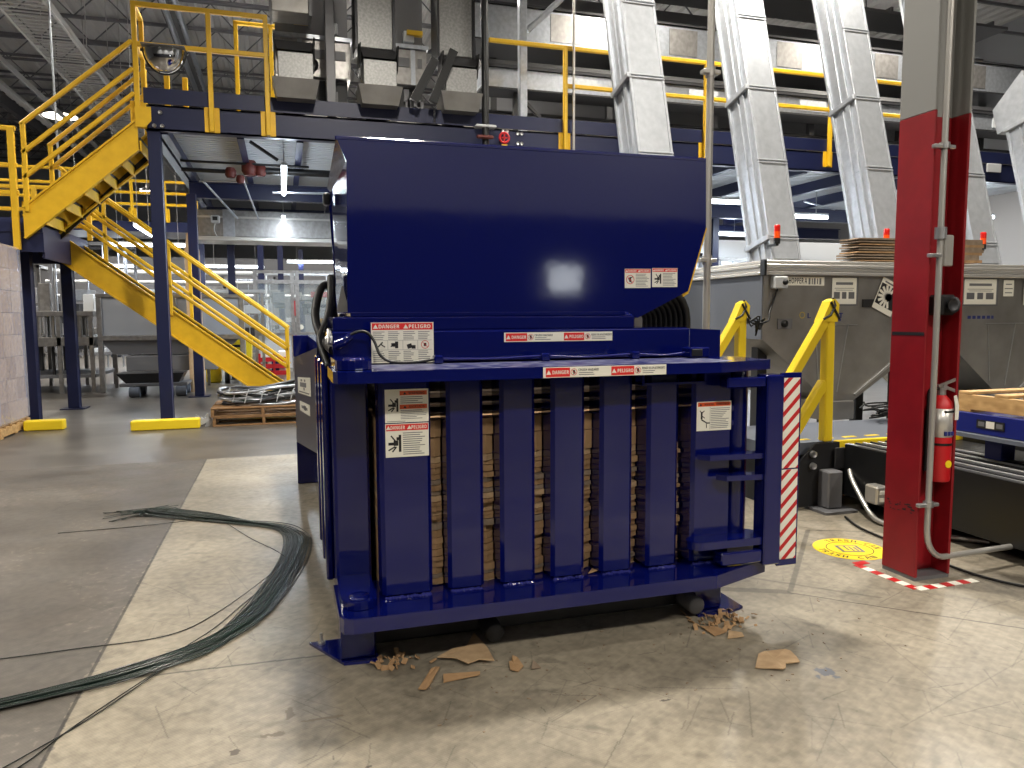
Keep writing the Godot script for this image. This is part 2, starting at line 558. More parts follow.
func build_shell() -> void:
	var f := thing("floor", "concrete factory floor with a dark coated aisle along one side", "floor", Vector3.ZERO, "", "structure")
	var near := mat("floor_near", Color.WHITE, 0.34)
	near.albedo_texture = near_floor_texture()
	near.roughness_texture = noise_tex(Color(0.62, 0.62, 0.62), Color(1, 1, 1), 0.02, 88, 512, 5)
	near.roughness = 0.60
	put("slab", flat_quad(FX0, FX1, FD0, FD1, 0.0), near, f)
	var bare := mat("floor_bare", Color.WHITE, 0.38)
	tri(bare, noise_tex(Color(0.42, 0.395, 0.345), Color(0.55, 0.52, 0.455), 0.015, 81, 256, 5), 0.4)
	var coat := mat("floor_coat", Color.WHITE, 0.36)
	tri(coat, noise_tex(Color(0.27, 0.255, 0.235), Color(0.37, 0.35, 0.325), 0.015, 82, 256, 5), 0.4)
	for q in [[-22.0, FX0, -8.0, 8.2, 0], [FX0, -0.8, -8.0, FD0, 0], [-0.8, FX1, -8.0, FD0, 1], [FX1, 22.0, -8.0, FD1, 1], [-22.0, -0.8, FD1, 48.0, 0], [-0.8, 22.0, FD1, 48.0, 0]]:
		put("slab", flat_quad(q[0], q[1], q[2], q[3], 0.0), bare if q[4] == 1 else coat, f)
	var st := mb()
	# walls
	box(st, -22.3, -22.0, 0, 10.6, -8, 48)
	tag(put("wall_left", st, M.wall_pale), "pale wall closing the far side of the hall beyond the stairs", "wall", "", "structure")
	st = mb(); box(st, 22.0, 22.3, 0, 10.6, -8, 48)
	tag(put("wall_right", st, M.wall_pale), "pale wall beyond the hoppers and elevators", "wall", "", "structure")
	st = mb(); box(st, -22, 22, 0, 10.6, 48, 48.3)
	tag(put("wall_back", st, M.wall_pale), "pale wall at the far end of the hall", "wall", "", "structure")
	var wf := thing("wall_front", "dark lower and pale upper wall facing the baler", "wall", V(0, 0, -8), "", "structure")
	st = mb(); box(st, -22, 22, 0, 3.6, -8.3, -8)
	put("lower_wall", st, M.wall_dark, wf)
	st = mb(); box(st, -22, 22, 3.6, 10.6, -8.3, -8)
	put("upper_wall", st, M.wall_pale, wf)
	# a small bright window that the hopper mirrors
	var wn := thing("window_1", "small bright window in the wall facing the baler", "window", V(5.83, 1.98, -7.98), "", "structure")
	st = mb(); box(st, 5.46, 6.20, 1.98, 2.53, -7.99, -7.96)
	put("pane", st, M.glow_window, wn)
	st = mb()
	for q in [[5.40, 5.46, 1.92, 2.59], [6.20, 6.26, 1.92, 2.59], [5.46, 6.20, 2.53, 2.59], [5.46, 6.20, 1.92, 1.98]]: box(st, q[0], q[1], q[2], q[3], -7.99, -7.93)
	put("window_frame", st, M.aluminium, wn)
	# roof: ribbed deck and bar joists
	var ce := thing("ceiling", "dark ribbed metal roof deck over the hall", "ceiling", V(0, 10.5, 20), "", "structure")
	st = mb(); box(st, -22, 22, 10.55, 10.75, -8, 48)
	put("roof_deck", st, M.ceiling_deck, ce)
	st = mb()
	var x := -22.0
	while x < 22.0:
		hexa(st, [V(x, 10.56, -8), V(x + 0.30, 10.56, -8), V(x + 0.24, 10.47, -8), V(x + 0.06, 10.47, -8), V(x, 10.56, 48), V(x + 0.30, 10.56, 48), V(x + 0.24, 10.47, 48), V(x + 0.06, 10.47, 48)])
		x += 0.40
	put("deck_ribs", st, M.ceiling_deck, ce).set_meta("kind", "stuff")
	var n := 0
	var d := 9.0
	while d < 46.0:
		var j := thing("roof_joist", "grey open-web steel roof joist under the ribbed deck", "joist", V(0, 9.6, d), "open-web roof joists", "structure")
		st = mb(); bar(st, V(-22, 10.40, d), V(22, 10.40, d), 0.08, 0.07)
		put("top_chord", st, M.joist_grey, j)
		st = mb(); bar(st, V(-22, 9.65, d), V(22, 9.65, d), 0.08, 0.07)
		put("bottom_chord", st, M.joist_grey, j)
		st = mb()
		var wx := -22.0
		while wx < 12.0:
			bar(st, V(wx, 9.67, d), V(wx + 0.7, 10.38, d), 0.03, 0.03)
			bar(st, V(wx + 0.7, 10.38, d), V(wx + 1.4, 9.67, d), 0.03, 0.03)
			wx += 1.4
		put("web", st, M.joist_grey, j)
		d += 2.1
		n += 1
	# girders along the depth that carry the joists
	for gx in [-9.5, -2.6]:
		st = mb()
		box(st, gx - 0.1, gx + 0.1, 9.2, 9.6, 9, 47)
		tag(put("roof_girder", st, M.joist_grey), "dark steel roof girder " + ("beyond the cable tray" if gx < -5 else "above the mezzanine corner"), "girder", "", "structure")

# ---------------------------------------------------------------- decals
func plaque(parent: Node3D, called: String, label: String, at: Vector3, w: float, h: float, turn := 0.0, m: Material = null) -> Node3D:
	# at: centre of the decal, in world coordinates; local x right, y up, z out of the face
	var o := Node3D.new()
	o.name = called
	parent.add_child(o, true)
	o.transform = parent.transform.affine_inverse() * Transform3D(Basis(Vector3.UP, turn), at)
	o.set_meta("label", label)
	var st := mb()
	cbox(st, Transform3D(), Vector3(w / 2, h / 2, 0.001), 0.0)
	put("sheet", st, m if m else M.sign_white, o, true)
	return o

func patch(o: Node3D, called: String, rects: Array, m: Material, z := 0.0012) -> void:
	# rects: [x centre, y centre, width, height, turn]
	var st := mb()
	for r in rects:
		cbox(st, Transform3D(Basis(Vector3.BACK, r[4] if r.size() > 4 else 0.0), Vector3(r[0], r[1], z)), Vector3(r[2] / 2, r[3] / 2, 0.0004), 0.0)
	var made := put(called, st, m, o, true)
	if rects.size() > 1: made.set_meta("kind", "stuff")

func alert_mark(o: Node3D, x: float, y: float, s: float, m: Material, z := 0.0018) -> void:
	var st := mb()
	face(st, [Vector3(x - s * 0.6, y - s * 0.5, z), Vector3(x + s * 0.6, y - s * 0.5, z), Vector3(x, y + s * 0.5, z)], Vector3(x, y, z - 1))
	put("alert_triangle", st, m, o, true)

func print_lines(x0: float, x1: float, y0: float, y1: float, n: int) -> Array:
	var out := []
	for i in n:
		var y := lerpf(y1, y0, (i + 0.5) / n)
		var k := rng.randf_range(0.6, 1.0)
		out.append([x0 + (x1 - x0) * k / 2, y, (x1 - x0) * k, (y1 - y0) / n * 0.36])
	return out

func crushed_figure(o: Node3D, x: float, y: float, s: float) -> void:
	# a figure thrown against an upright bar, limbs to one side
	patch(o, "pictogram", [[x + s * 0.34, y, s * 0.16, s * 1.1], [x - s * 0.22, y - s * 0.02, s * 0.36, s * 0.18], [x + s * 0.08, y + s * 0.02, s * 0.30, s * 0.34], [x - s * 0.10, y + s * 0.34, s * 0.42, s * 0.09, -0.9], [x - s * 0.18, y - s * 0.32, s * 0.5, s * 0.09, 0.5], [x - s * 0.02, y - s * 0.38, s * 0.42, s * 0.09, 0.9], [x + s * 0.22, y + s * 0.30, s * 0.2, s * 0.2]], M.print_black)

func ring_mark(o: Node3D, x: float, y: float, r: float, m: Material, z := 0.0015, slash := true) -> void:
	var rects := []
	for k in 20:
		var a := TAU * k / 20
		rects.append([x + cos(a) * r, y + sin(a) * r, r * 0.14, r * 0.36, a])
	if slash: rects.append([x, y, r * 0.12, r * 1.9, PI / 4])
	patch(o, "ring_mark", rects, m, z)

func danger_header(o: Node3D, w: float, y: float, hh: float, left := "DANGER", right := "PELIGRO", m: Material = null, ink: Material = null) -> void:
	var ink2: Material = ink if ink else M.sign_white
	patch(o, "header", [[0, y, w * 0.97, hh]], m if m else M.sign_red, 0.0012)
	var s := hh * 0.62
	alert_mark(o, -w * 0.43, y, s, ink2)
	words(o, left, -w * 0.215, y, hh * 0.55, w * 0.33, ink2, 0.0019)
	alert_mark(o, w * 0.05, y, s, ink2)
	words(o, right, w * 0.275, y, hh * 0.55, w * 0.35, ink2, 0.0019)

# ---------------------------------------------------------------- the baler
func weld_bead(st: SurfaceTool, p: Vector3, q: Vector3) -> void:
	var n := int((q - p).length() / 0.012)
	for i in n:
		var c := p.lerp(q, (i + 0.5) / n) + Vector3(0, rng.randf_range(-0.001, 0.003), rng.randf_range(-0.001, 0.003))
		cbox(st, Transform3D(Basis(Vector3(1, 1, 0).normalized(), rng.randf_range(0.3, 1.1)), c), Vector3(0.008, 0.006, 0.008) * rng.randf_range(0.7, 1.2), 0.003)

func build_baler() -> void:
	var B := thing("baler", "large glossy navy blue industrial cardboard baler with a slatted front gate", "baler", V(1.1, 0, 4.5))
	var blue: Material = M.gloss_blue
	var st := mb()
	# chamber walls, floor and rear
	box(st, 0.20, 0.27, 0.16, 1.24, 3.34, 6.72, 0.006)
	put("side_wall", st, blue, B)
	st = mb(); box(st, 1.88, 1.95, 0.16, 1.24, 3.34, 6.72, 0.006)
	put("side_wall", st, blue, B)
	st = mb(); box(st, 0.27, 1.88, 0.16, 0.24, 3.30, 6.72)
	put("chamber_floor", st, blue, B)
	st = mb(); box(st, 0.27, 1.88, 0.24, 1.24, 6.62, 6.72)
	put("rear_wall", st, blue, B)
	st = mb(); box(st, 0.20, 1.95, 1.24, 1.30, 4.9, 6.72, 0.006)
	put("rear_deck", st, blue, B)
	for d in [3.62, 3.95, 4.30]:
		st = mb(); box(st, 0.165, 0.20, 0.18, 1.24, d, d + 0.10, 0.008)
		put("side_rib", st, blue, B)
		st = mb(); box(st, 1.95, 1.985, 0.18, 1.24, d, d + 0.10, 0.008)
		put("side_rib", st, blue, B)
	# front posts that carry hinge and latch
	st = mb(); box(st, 0.192, 0.345, 0.20, 1.24, 3.28, 3.42, 0.012)
	put("hinge_post", st, blue, B)
	st = mb(); box(st, 1.80, 1.95, 0.20, 1.24, 3.28, 3.42, 0.012)
	put("latch_post", st, blue, B)
	# sloping service cover on the far side of the body, with the rear leg under it
	st = mb()
	sheet(st, [V(0.082, 0.375, 6.69), V(0.188, 0.62, 4.62), V(0.188, 1.27, 4.62), V(0.082, 1.11, 6.69)], 0.025, Vector3.RIGHT)
	put("side_cover", st, M.frame_blue, B)
	st = mb(); box(st, 0.082, 0.25, 0.0, 0.50, 6.69, 6.86, 0.006)
	put("leg", st, blue, B)
	st = mb(); box(st, 1.80, 1.95, 0.0, 0.18, 6.5, 6.66, 0.006)
	put("leg", st, blue, B)
	st = mb(); box(st, 0.075, 0.26, 1.12, 1.30, 6.60, 6.86, 0.006)
	put("rear_box", st, blue, B)
	# feet at the front: leg, base plate with cut corner, anchor bolt
	st = mb(); box(st, 0.19, 0.335, 0.012, 0.22, 3.10, 3.27, 0.006)
	var lg := put("leg", st, blue, B)
	st = mb(); prism(st, [Vector2(0.068, 3.325), Vector2(0.20, 3.075), Vector2(0.345, 3.06), Vector2(0.345, 3.32)], "y", 0.0, 0.012)
	put("base_plate", st, blue, lg)
	st = mb()
	lathe(st, upright(0.118, 0.012, 3.29), [Vector2(0.016, 0.0), Vector2(0.016, 0.012), Vector2(0.007, 0.013), Vector2(0.007, 0.05), Vector2(0, 0.05)], 8, false)
	put("anchor_bolt", st, M.bolt_steel, lg)
	st = mb(); box(st, 1.88, 2.03, 0.012, 0.22, 3.12, 3.28, 0.006)
	lg = put("leg", st, blue, B)
	st = mb(); prism(st, [Vector2(1.87, 3.07), Vector2(2.03, 3.06), Vector2(2.14, 3.10), Vector2(2.14, 3.30), Vector2(1.87, 3.30)], "y", 0.0, 0.012)
	put("base_plate", st, blue, lg)
	# cross beam and pipe ends under the gate
	st = mb(); box(st, 0.335, 1.88, 0.02, 0.16, 3.20, 3.32, 0.006)
	put("under_beam", st, M.black_steel, B)
	for x in [0.855, 1.865]:
		st = mb()
		lathe(st, Transform3D(Basis(Vector3.RIGHT, PI / 2), V(x, 0.055, 3.26)), [Vector2(0.045, 0.0), Vector2(0.044, 0.182), Vector2(0.034, 0.19), Vector2(0.0, 0.19)], 18)
		put("roller", st, M.machine_grey if x > 1 else M.dark_steel, B)

	# the gate: two heavy plates and seven upright tubes
	var G := Node3D.new()
	G.name = "gate"
	B.add_child(G)
	G.position = V(1.1, 0, 3.0) - B.position
	var plan := [Vector2(0.175, 2.90), Vector2(0.19, 2.865), Vector2(0.225, 2.85), Vector2(1.832, 2.85), Vector2(2.172, 2.975), Vector2(2.172, 3.26), Vector2(0.175, 3.26)]
	st = mb(); prism(st, plan, "y", 0.225, 0.285)
	put("bottom_plate", st, blue, G)
	st = mb(); prism(st, plan, "y", 1.20, 1.245)
	put("top_plate", st, blue, G)
	st = mb(); prism(st, [Vector2(0.34, 2.87), Vector2(1.82, 2.87), Vector2(1.95, 2.95), Vector2(1.95, 3.25), Vector2(0.34, 3.25)], "y", 1.245, 1.2458)
	put("dust_layer", st, M.plate_dust, G).set_meta("label", "pale dust lying on the top plate")
	st = mb()
	var spans := [[0.36, 0.571]]
	for k in 5: spans.append([0.638 + 0.232 * k, 0.796 + 0.232 * k])
	spans.append([1.795, 2.007])
	for s in spans:
		var sl := mb()
		box(sl, s[0], s[1], 0.285, 1.20, 3.02, 3.17, 0.016)
		put("slat", sl, blue, G)
		weld_bead(st, V(s[0] + 0.01, 0.287, 3.018), V(s[1] - 0.01, 0.287, 3.018))
	put("weld_beads", st, M.weld_blue, G)
	# hinge knuckles with round noses, above both plates
	for y in [[0.287, 0.318], [1.247, 1.283]]:
		var nose := [Vector2(0.19, 3.28), Vector2(0.19, 3.02)]
		for k in 9:
			var a := PI + PI * k / 8.0
			nose.append(Vector2(0.262 + 0.072 * cos(a), 3.0 + 0.072 * sin(a)))
		nose.append(Vector2(0.334, 3.28))
		st = mb(); prism(st, nose, "y", y[0], y[1])
		var hk := put("hinge_knuckle", st, blue, B)
		st = mb()
		lathe(st, upright(0.262, y[1], 3.0), [Vector2(0.042, 0.0), Vector2(0.040, 0.007), Vector2(0.016, 0.009), Vector2(0, 0.009)], 18)
		put("hinge_pin", st, blue, hk)
	# guide bracket under the top plate
	st = mb()
	box(st, 1.50, 1.82, 1.145, 1.155, 2.95, 3.02); box(st, 1.50, 1.51, 1.15, 1.20, 2.95, 3.02); box(st, 1.81, 1.82, 1.15, 1.20, 2.95, 3.02)
	put("guide_bracket", st, blue, G)

	# latch on the right: arms, frame bar and striped end plate
	var L := Node3D.new()
	L.name = "latch_frame"
	B.add_child(L)
	L.position = V(2.1, 0.3, 2.95) - B.position
	st = mb(); box(st, 2.108, 2.20, 0.285, 1.178, 2.90, 2.99, 0.006)
	put("latch_bar", st, blue, L)
	st = mb(); box(st, 2.20, 2.312, 0.265, 1.184, 2.925, 2.94, 0.003)
	put("end_plate", st, blue, L)
	st = mb(); box(st, 1.905, 2.108, 1.122, 1.170, 2.91, 2.985, 0.006)
	put("latch_arm", st, blue, L)
	st = mb(); box(st, 1.892, 2.108, 0.30, 0.36, 2.91, 2.985, 0.006)
	put("latch_arm", st, blue, L)
	for y in [[0.79, 0.815], [0.69, 0.715]]:
		st = mb(); prism(st, [Vector2(1.80 if y[0] > 0.75 else 1.90, 2.985), Vector2(1.84 if y[0] > 0.75 else 1.93, 2.94), Vector2(2.108, 2.92), Vector2(2.108, 2.985)], "y", y[0], y[1])
		put("latch_link", st, blue, L)
	var oval := []
	for k in 13: oval.append(Vector2(1.80 + 0.055 * cos(PI / 2 + PI * k / 12), 2.965 - 0.055 * sin(PI / 2 + PI * k / 12)))
	for k in 13: oval.append(Vector2(2.09 + 0.055 * cos(-PI / 2 + PI * k / 12), 2.985 - 0.075 * sin(-PI / 2 + PI * k / 12)))
	st = mb(); prism(st, oval, "y", 0.385, 0.42)
	put("swing_plate", st, blue, L)
	st = mb(); tube(st, [V(2.055, 0.40, 3.06), V(2.055, 1.20, 3.06)], 0.048, 20)
	put("latch_pipe", st, blue, L)
	for y in [1.0, 0.93]:
		st = mb(); box(st, 2.0, 2.045, y, y + 0.03, 3.03, 3.10, 0.004)
		put("bracket", st, blue, L)
	# reflective warning strips: white sheets with slanted red bands
	for seg in [[0.735, 1.160], [0.298, 0.728]]:
		st = mb(); box(st, 2.212, 2.300, seg[0], seg[1], 2.922, 2.925)
		var sh := put("warning_strip", st, M.sign_white, L)
		sh.set_meta("label", "white strip with slanted red bands")
		st = mb()
		var y: float = seg[0] - 0.10
		while y < seg[1]:
			var q := PackedVector2Array([Vector2(2.212, y), Vector2(2.300, y + 0.088), Vector2(2.300, y + 0.114), Vector2(2.212, y + 0.026)])
			var clip := Geometry2D.intersect_polygons(q, PackedVector2Array([Vector2(2.212, seg[0]), Vector2(2.300, seg[0]), Vector2(2.300, seg[1]), Vector2(2.212, seg[1])]))
			for c in clip:
				prism(st, Array(c), "d", 2.9213, 2.922)
			y += 0.068
		put("red_bands", st, M.stripe_red, sh)

	# upper front panel over the gate, with the bent end
	st = mb(); box(st, 0.205, 1.965, 1.247, 1.386, 3.35, 3.38, 0.004)
	put("upper_panel", st, blue, B)
	st = mb(); sheet(st, [V(1.965, 1.24, 3.352), V(2.11, 1.24, 3.30), V(2.11, 1.378, 3.30), V(1.965, 1.386, 3.352)], 0.02, V(0, 0, 1))
	put("upper_panel", st, blue, B)
	st = mb(); box(st, 0.205, 1.965, 1.30, 1.392, 3.38, 4.9)
	put("top_deck", st, blue, B)
	st = mb(); box(st, 0.215, 1.72, 1.386, 1.452, 3.47, 4.85, 0.008)
	put("hopper_frame", st, blue, B)
	st = mb(); box(st, 0.30, 1.70, 1.452, 1.474, 3.54, 4.8, 0.004)
	put("hopper_frame", st, blue, B)
	# feed hopper: front panel, folded side panels, back
	st = mb()
	prism(st, [Vector2(0.26, 2.275), Vector2(2.193, 2.278), Vector2(2.20, 1.921), Vector2(2.097, 1.583), Vector2(1.80, 1.440), Vector2(1.74, 1.474), Vector2(0.292, 1.474), Vector2(0.304, 2.17)], "d", 3.60, 3.612)
	var hp := put("hopper_front", st, blue, B)
	st = mb(); bar(st, V(0.255, 2.275, 3.604), V(2.195, 2.280, 3.604), 0.012, 0.02, Vector3.UP, 0.004)
	put("rim", st, blue, hp)
	st = mb()
	sheet(st, [V(0.292, 1.474, 3.612), V(0.304, 2.17, 3.612), V(0.312, 2.235, 4.99), V(0.312, 1.65, 4.70), V(0.30, 1.49, 4.42)], 0.008, Vector3.RIGHT)
	sheet(st, [V(0.304, 2.17, 3.612), V(0.26, 2.275, 3.612), V(0.296, 2.275, 4.99), V(0.312, 2.235, 4.99)], 0.008, Vector3.RIGHT)
	put("hopper_side", st, blue, B)
	st = mb()
	sheet(st, [V(2.193, 2.278, 3.612), V(2.20, 1.921, 3.612), V(2.16, 1.9, 4.95), V(2.15, 2.278, 4.95)], 0.008, Vector3.LEFT)
	sheet(st, [V(2.20, 1.921, 3.612), V(2.097, 1.583, 3.612), V(2.07, 1.583, 4.8), V(2.16, 1.9, 4.95)], 0.008, Vector3.LEFT)
	put("hopper_side", st, blue, B)
	st = mb()
	sheet(st, [V(2.097, 1.583, 3.612), V(1.80, 1.440, 3.612), V(1.78, 1.45, 4.7), V(2.07, 1.583, 4.8)], 0.008, Vector3.UP)
	put("hopper_side", st, blue, B)
	st = mb()
	sheet(st, [V(0.31, 1.48, 4.6), V(2.07, 1.48, 4.7), V(2.15, 2.278, 4.95), V(0.30, 2.278, 4.98)], 0.008, V(0, 0, 1))
	put("hopper_back", st, blue, B)
	st = mb()
	bar(st, V(2.208, 1.925, 3.617), V(2.104, 1.580, 3.617), 0.013, 0.013)
	bar(st, V(2.104, 1.580, 3.617), V(2.070, 1.560, 3.617), 0.013, 0.02)
	put("edge_trim", st, M.yellow, B).set_meta("label", "yellow edge trim")
	# rim latch lug on the left rear of the hopper
	st = mb(); box(st, 0.255, 0.30, 2.13, 2.20, 4.7, 4.78, 0.01)
	put("rim_lug", st, M.black_steel, B)

	# wiring on the front: cable, clips, switch boxes
	st = mb()
	tube(st, smooth_path([V(0.225, 1.345, 3.31), V(0.30, 1.385, 3.30), V(0.345, 1.385, 3.29), V(0.375, 1.35, 3.28), V(0.40, 1.285, 3.25), V(0.45, 1.257, 3.22), V(0.54, 1.256, 3.20), V(0.64, 1.268, 3.22)], 8), 0.0065, 8)
	put("cable", st, M.black_rubber, B)
	st = mb()
	tube(st, smooth_path([V(0.64, 1.268, 3.23), V(0.9, 1.262, 3.24), V(1.14, 1.270, 3.23), V(1.35, 1.260, 3.24), V(1.595, 1.270, 3.23), V(1.75, 1.262, 3.23), V(1.87, 1.272, 3.23)], 8), 0.0045, 6)
	put("cable", st, M.weld_blue, B)
	for x in [0.646, 1.143, 1.595]:
		st = mb(); box(st, x - 0.02, x + 0.02, 1.245, 1.283, 3.20, 3.25, 0.005)
		put("cable_clip", st, blue, B)
	st = mb(); box(st, 1.868, 1.972, 1.247, 1.298, 3.17, 3.26, 0.006)
	var jb := put("junction_box", st, blue, B)
	st = mb(); box(st, 1.872, 1.93, 1.255, 1.29, 3.166, 3.171, 0.002)
	put("switch_face", st, M.black_steel, jb)
	st = mb()
	tube(st, [V(0.215, 1.325, 3.32), V(0.25, 1.345, 3.30), V(0.28, 1.372, 3.30)], 0.017, 10)
	tube(st, [V(0.222, 1.33, 3.315), V(0.256, 1.35, 3.298)], 0.024, 6)
	put("cable_gland", st, blue, B)
	st = mb()
	tube(st, smooth_path([V(0.215, 1.30, 3.5), V(0.18, 1.36, 3.9), V(0.165, 1.47, 4.1), V(0.20, 1.60, 4.2), V(0.25, 1.62, 4.25), V(0.27, 1.50, 4.3), V(0.28, 1.40, 4.3)], 8), 0.022, 8)
	put("hose", st, M.black_rubber, B)
	st = mb()
	tube(st, smooth_path([V(0.20, 1.22, 3.6), V(0.17, 1.34, 3.75), V(0.215, 1.44, 3.9), V(0.24, 1.56, 4.0), V(0.25, 1.66, 4.1)], 8), 0.018, 8)
	put("hose", st, M.black_rubber, B)
	st = mb(); box(st, 0.235, 0.275, 1.50, 1.68, 4.12, 4.2, 0.008)
	put("hose_bracket", st, M.black_steel, B)
	st = mb()
	lathe(st, Transform3D(Basis(Vector3.RIGHT, 0.15), V(0.205, 1.30, 3.62)), [Vector2(0.018, 0.0), Vector2(0.02, 0.06), Vector2(0.012, 0.062), Vector2(0.008, 0.10), Vector2(0, 0.10)], 12)
	put("hose_fitting", st, M.bolt_steel, B)
	st = mb()
	hexa(st, [V(0.245, 1.476, 3.64), V(0.30, 1.476, 3.60), V(0.30, 1.476, 3.70), V(0.26, 1.476, 3.72), V(0.272, 1.60, 3.65), V(0.278, 1.60, 3.645), V(0.278, 1.60, 3.655), V(0.272, 1.60, 3.66)])
	put("corner_gusset", st, M.stainless, B)

	# decals
	st = mb(); box(st, 0.365, 0.652, 1.245, 1.428, 3.335, 3.345, 0.002)
	put("decal_plate", st, blue, B)
	var o := plaque(B, "warning_decal", "white sign with red heading and four small pictures", V(0.5095, 1.337, 3.334), 0.279, 0.180)
	danger_header(o, 0.279, 0.072, 0.030)
	var lines := []
	for c in 4:
		var x0 := -0.132 + c * 0.067
		lines.append_array(print_lines(x0, x0 + 0.055, 0.012, 0.052, 5))
		lines.append_array(print_lines(x0, x0 + 0.055, -0.085, -0.035, 6))
	patch(o, "small_print", lines, M.print_grey)
	patch(o, "grid", [[0, 0.010, 0.26, 0.0012], [0, -0.032, 0.26, 0.0012], [-0.067, -0.011, 0.0012, 0.042], [0.0, -0.011, 0.0012, 0.042], [0.067, -0.011, 0.0012, 0.042]], M.print_grey)
	patch(o, "pictogram", [[-0.10, -0.008, 0.03, 0.006, 0.8], [-0.09, -0.012, 0.026, 0.005, -0.6], [-0.028, -0.010, 0.014, 0.030], [-0.043, -0.010, 0.018, 0.016], [-0.043, -0.010, 0.028, 0.004, 0.6], [0.03, -0.016, 0.022, 0.02, 0.3], [0.048, -0.020, 0.018, 0.016], [0.100, -0.010, 0.012, 0.014]], M.print_black)
	ring_mark(o, 0.100, -0.010, 0.017, M.sign_red)
	o = plaque(B, "warning_decal", "cream decal with two orange headings", V(0.473, 1.090, 3.0185), 0.178, 0.136)
	for yy in [[0.052, "WARNING"], [-0.004, "ADVERTENCIA"]]:
		patch(o, "header", [[0.027, yy[0], 0.112, 0.018]], M.sign_orange, 0.0012)
		alert_mark(o, -0.008, yy[0], 0.011, M.print_black)
		words(o, yy[1], 0.040, yy[0], 0.010, 0.066, M.print_black, 0.0019)
	lines = print_lines(-0.026, 0.082, 0.008, 0.040, 4)
	lines.append_array(print_lines(-0.026, 0.082, -0.056, -0.016, 6))
	lines.append_array(print_lines(-0.082, 0.0, -0.066, -0.060, 1))
	patch(o, "small_print", lines, M.print_grey)
	crushed_figure(o, -0.056, 0.004, 0.05)
	o = plaque(B, "warning_decal", "white decal with red heading and a crushed figure", V(0.4725, 0.9485, 3.0185), 0.178, 0.138)
	danger_header(o, 0.178, 0.053, 0.026)
	patch(o, "small_print", print_lines(-0.018, 0.082, -0.062, 0.034, 11), M.print_grey)
	crushed_figure(o, -0.052, -0.012, 0.064)
	for q in [["upper_panel strip", V(1.2615, 1.3535, 3.3485), 0.551, 0.044], ["plate strip", V(1.2815, 1.2225, 2.8485), 0.557, 0.043]]:
		o = plaque(B, "warning_decal", "long white strip with two red boxes", q[1], q[2], q[3])
		for s in [[-1, "DANGER", "CRUSH HAZARD"], [1, "PELIGRO", "RIESGO DE APLASTAMIENTO"]]:
			var cx: float = -0.215 if s[0] < 0 else 0.075
			patch(o, "header", [[cx, 0, 0.105, 0.037]], M.sign_red, 0.0012)
			alert_mark(o, cx - 0.04, 0, 0.018, M.sign_white)
			words(o, s[1], cx + 0.012, 0, 0.015, 0.072, M.sign_white, 0.0019)
			ring_mark(o, cx + 0.07, 0, 0.013, M.sign_red)
			patch(o, "pictogram", [[cx + 0.07, 0.002, 0.010, 0.012], [cx + 0.072, -0.006, 0.013, 0.004, 0.6]], M.print_black)
			words(o, s[2], cx + (0.135 if s[0] < 0 else 0.144), 0.008, 0.010, 0.090 if s[0] < 0 else 0.108, M.print_black, 0.0015)
			patch(o, "small_print", print_lines(cx + 0.092, cx + 0.175, -0.016, 0.0, 2), M.print_grey)
	for q in [[V(1.796, 1.647, 3.5985), 0], [V(1.955, 1.653, 3.5985), 1]]:
		o = plaque(B, "warning_decal", "white decal with red heading and a " + ("crossed-out figure" if q[1] == 0 else "crushed figure"), q[0], 0.150, 0.100)
		o.rotate_z(0.01)
		danger_header(o, 0.150, 0.039, 0.018)
		patch(o, "small_print", print_lines(-0.012, 0.068, -0.044, 0.026, 9), M.print_grey)
		if q[1] == 0:
			patch(o, "pictogram", [[-0.044, -0.006, 0.010, 0.026], [-0.044, 0.002, 0.028, 0.005, 0.4], [-0.044, -0.014, 0.022, 0.005, -0.8]], M.print_black)
			ring_mark(o, -0.044, -0.006, 0.022, M.sign_red)
		else: crushed_figure(o, -0.042, -0.006, 0.048)
	o = plaque(B, "warning_decal", "cream decal with orange heading and a falling figure", V(1.905, 0.985, 3.0185), 0.182, 0.136)
	patch(o, "header", [[0, 0.055, 0.172, 0.019]], M.sign_orange, 0.0012)
	alert_mark(o, -0.072, 0.055, 0.012, M.print_black)
	words(o, "WARNING", -0.028, 0.055, 0.010, 0.050, M.print_black, 0.0019)
	words(o, "ADVERTENCIA", 0.044, 0.055, 0.010, 0.070, M.print_black, 0.0019)
	patch(o, "small_print", print_lines(-0.018, 0.084, -0.060, 0.040, 12), M.print_grey)
	patch(o, "divider", [[-0.022, -0.010, 0.0012, 0.105]], M.print_grey)
	patch(o, "pictogram", [[-0.066, 0.004, 0.009, 0.034], [-0.061, 0.018, 0.024, 0.004, 0.7], [-0.070, 0.020, 0.018, 0.004, -0.9], [-0.056, -0.004, 0.016, 0.004, -0.6], [-0.052, -0.024, 0.036, 0.006, -0.55], [-0.032, -0.032, 0.018, 0.006], [-0.040, -0.046, 0.004, 0.018]], M.print_black)
	# small labels on the side cover (its face is turned to the left)
	for q in [[5.67, 0.95, 1.18, 0.125], [5.65, 0.79, 0.92, 0.075]]:
		var x := lerpf(0.082, 0.188, (6.69 - q[0]) / 2.07) - 0.003
		o = plaque(B, "maker_label", "small cream label on the side cover", V(x, q[1], q[0]), q[2], q[3], -PI / 2 + atan2(0.106, 2.07))
		o.rotate_object_local(Vector3.BACK, 0.07)
		if q[3] > 0.1:
			patch(o, "print", [[-0.2, 0.04, 0.16, 0.016], [0.12, 0.04, 0.12, 0.016], [-0.06, 0.008, 0.60, 0.034], [0.04, -0.022, 0.10, 0.02]], M.print_grey)
			patch(o, "small_print", [[0, -0.048, 0.95, 0.009]], M.print_grey)
		else: patch(o, "print", [[0, 0, 0.56, 0.02], [0.04, 0.0, 0.2, 0.036]], M.print_grey)

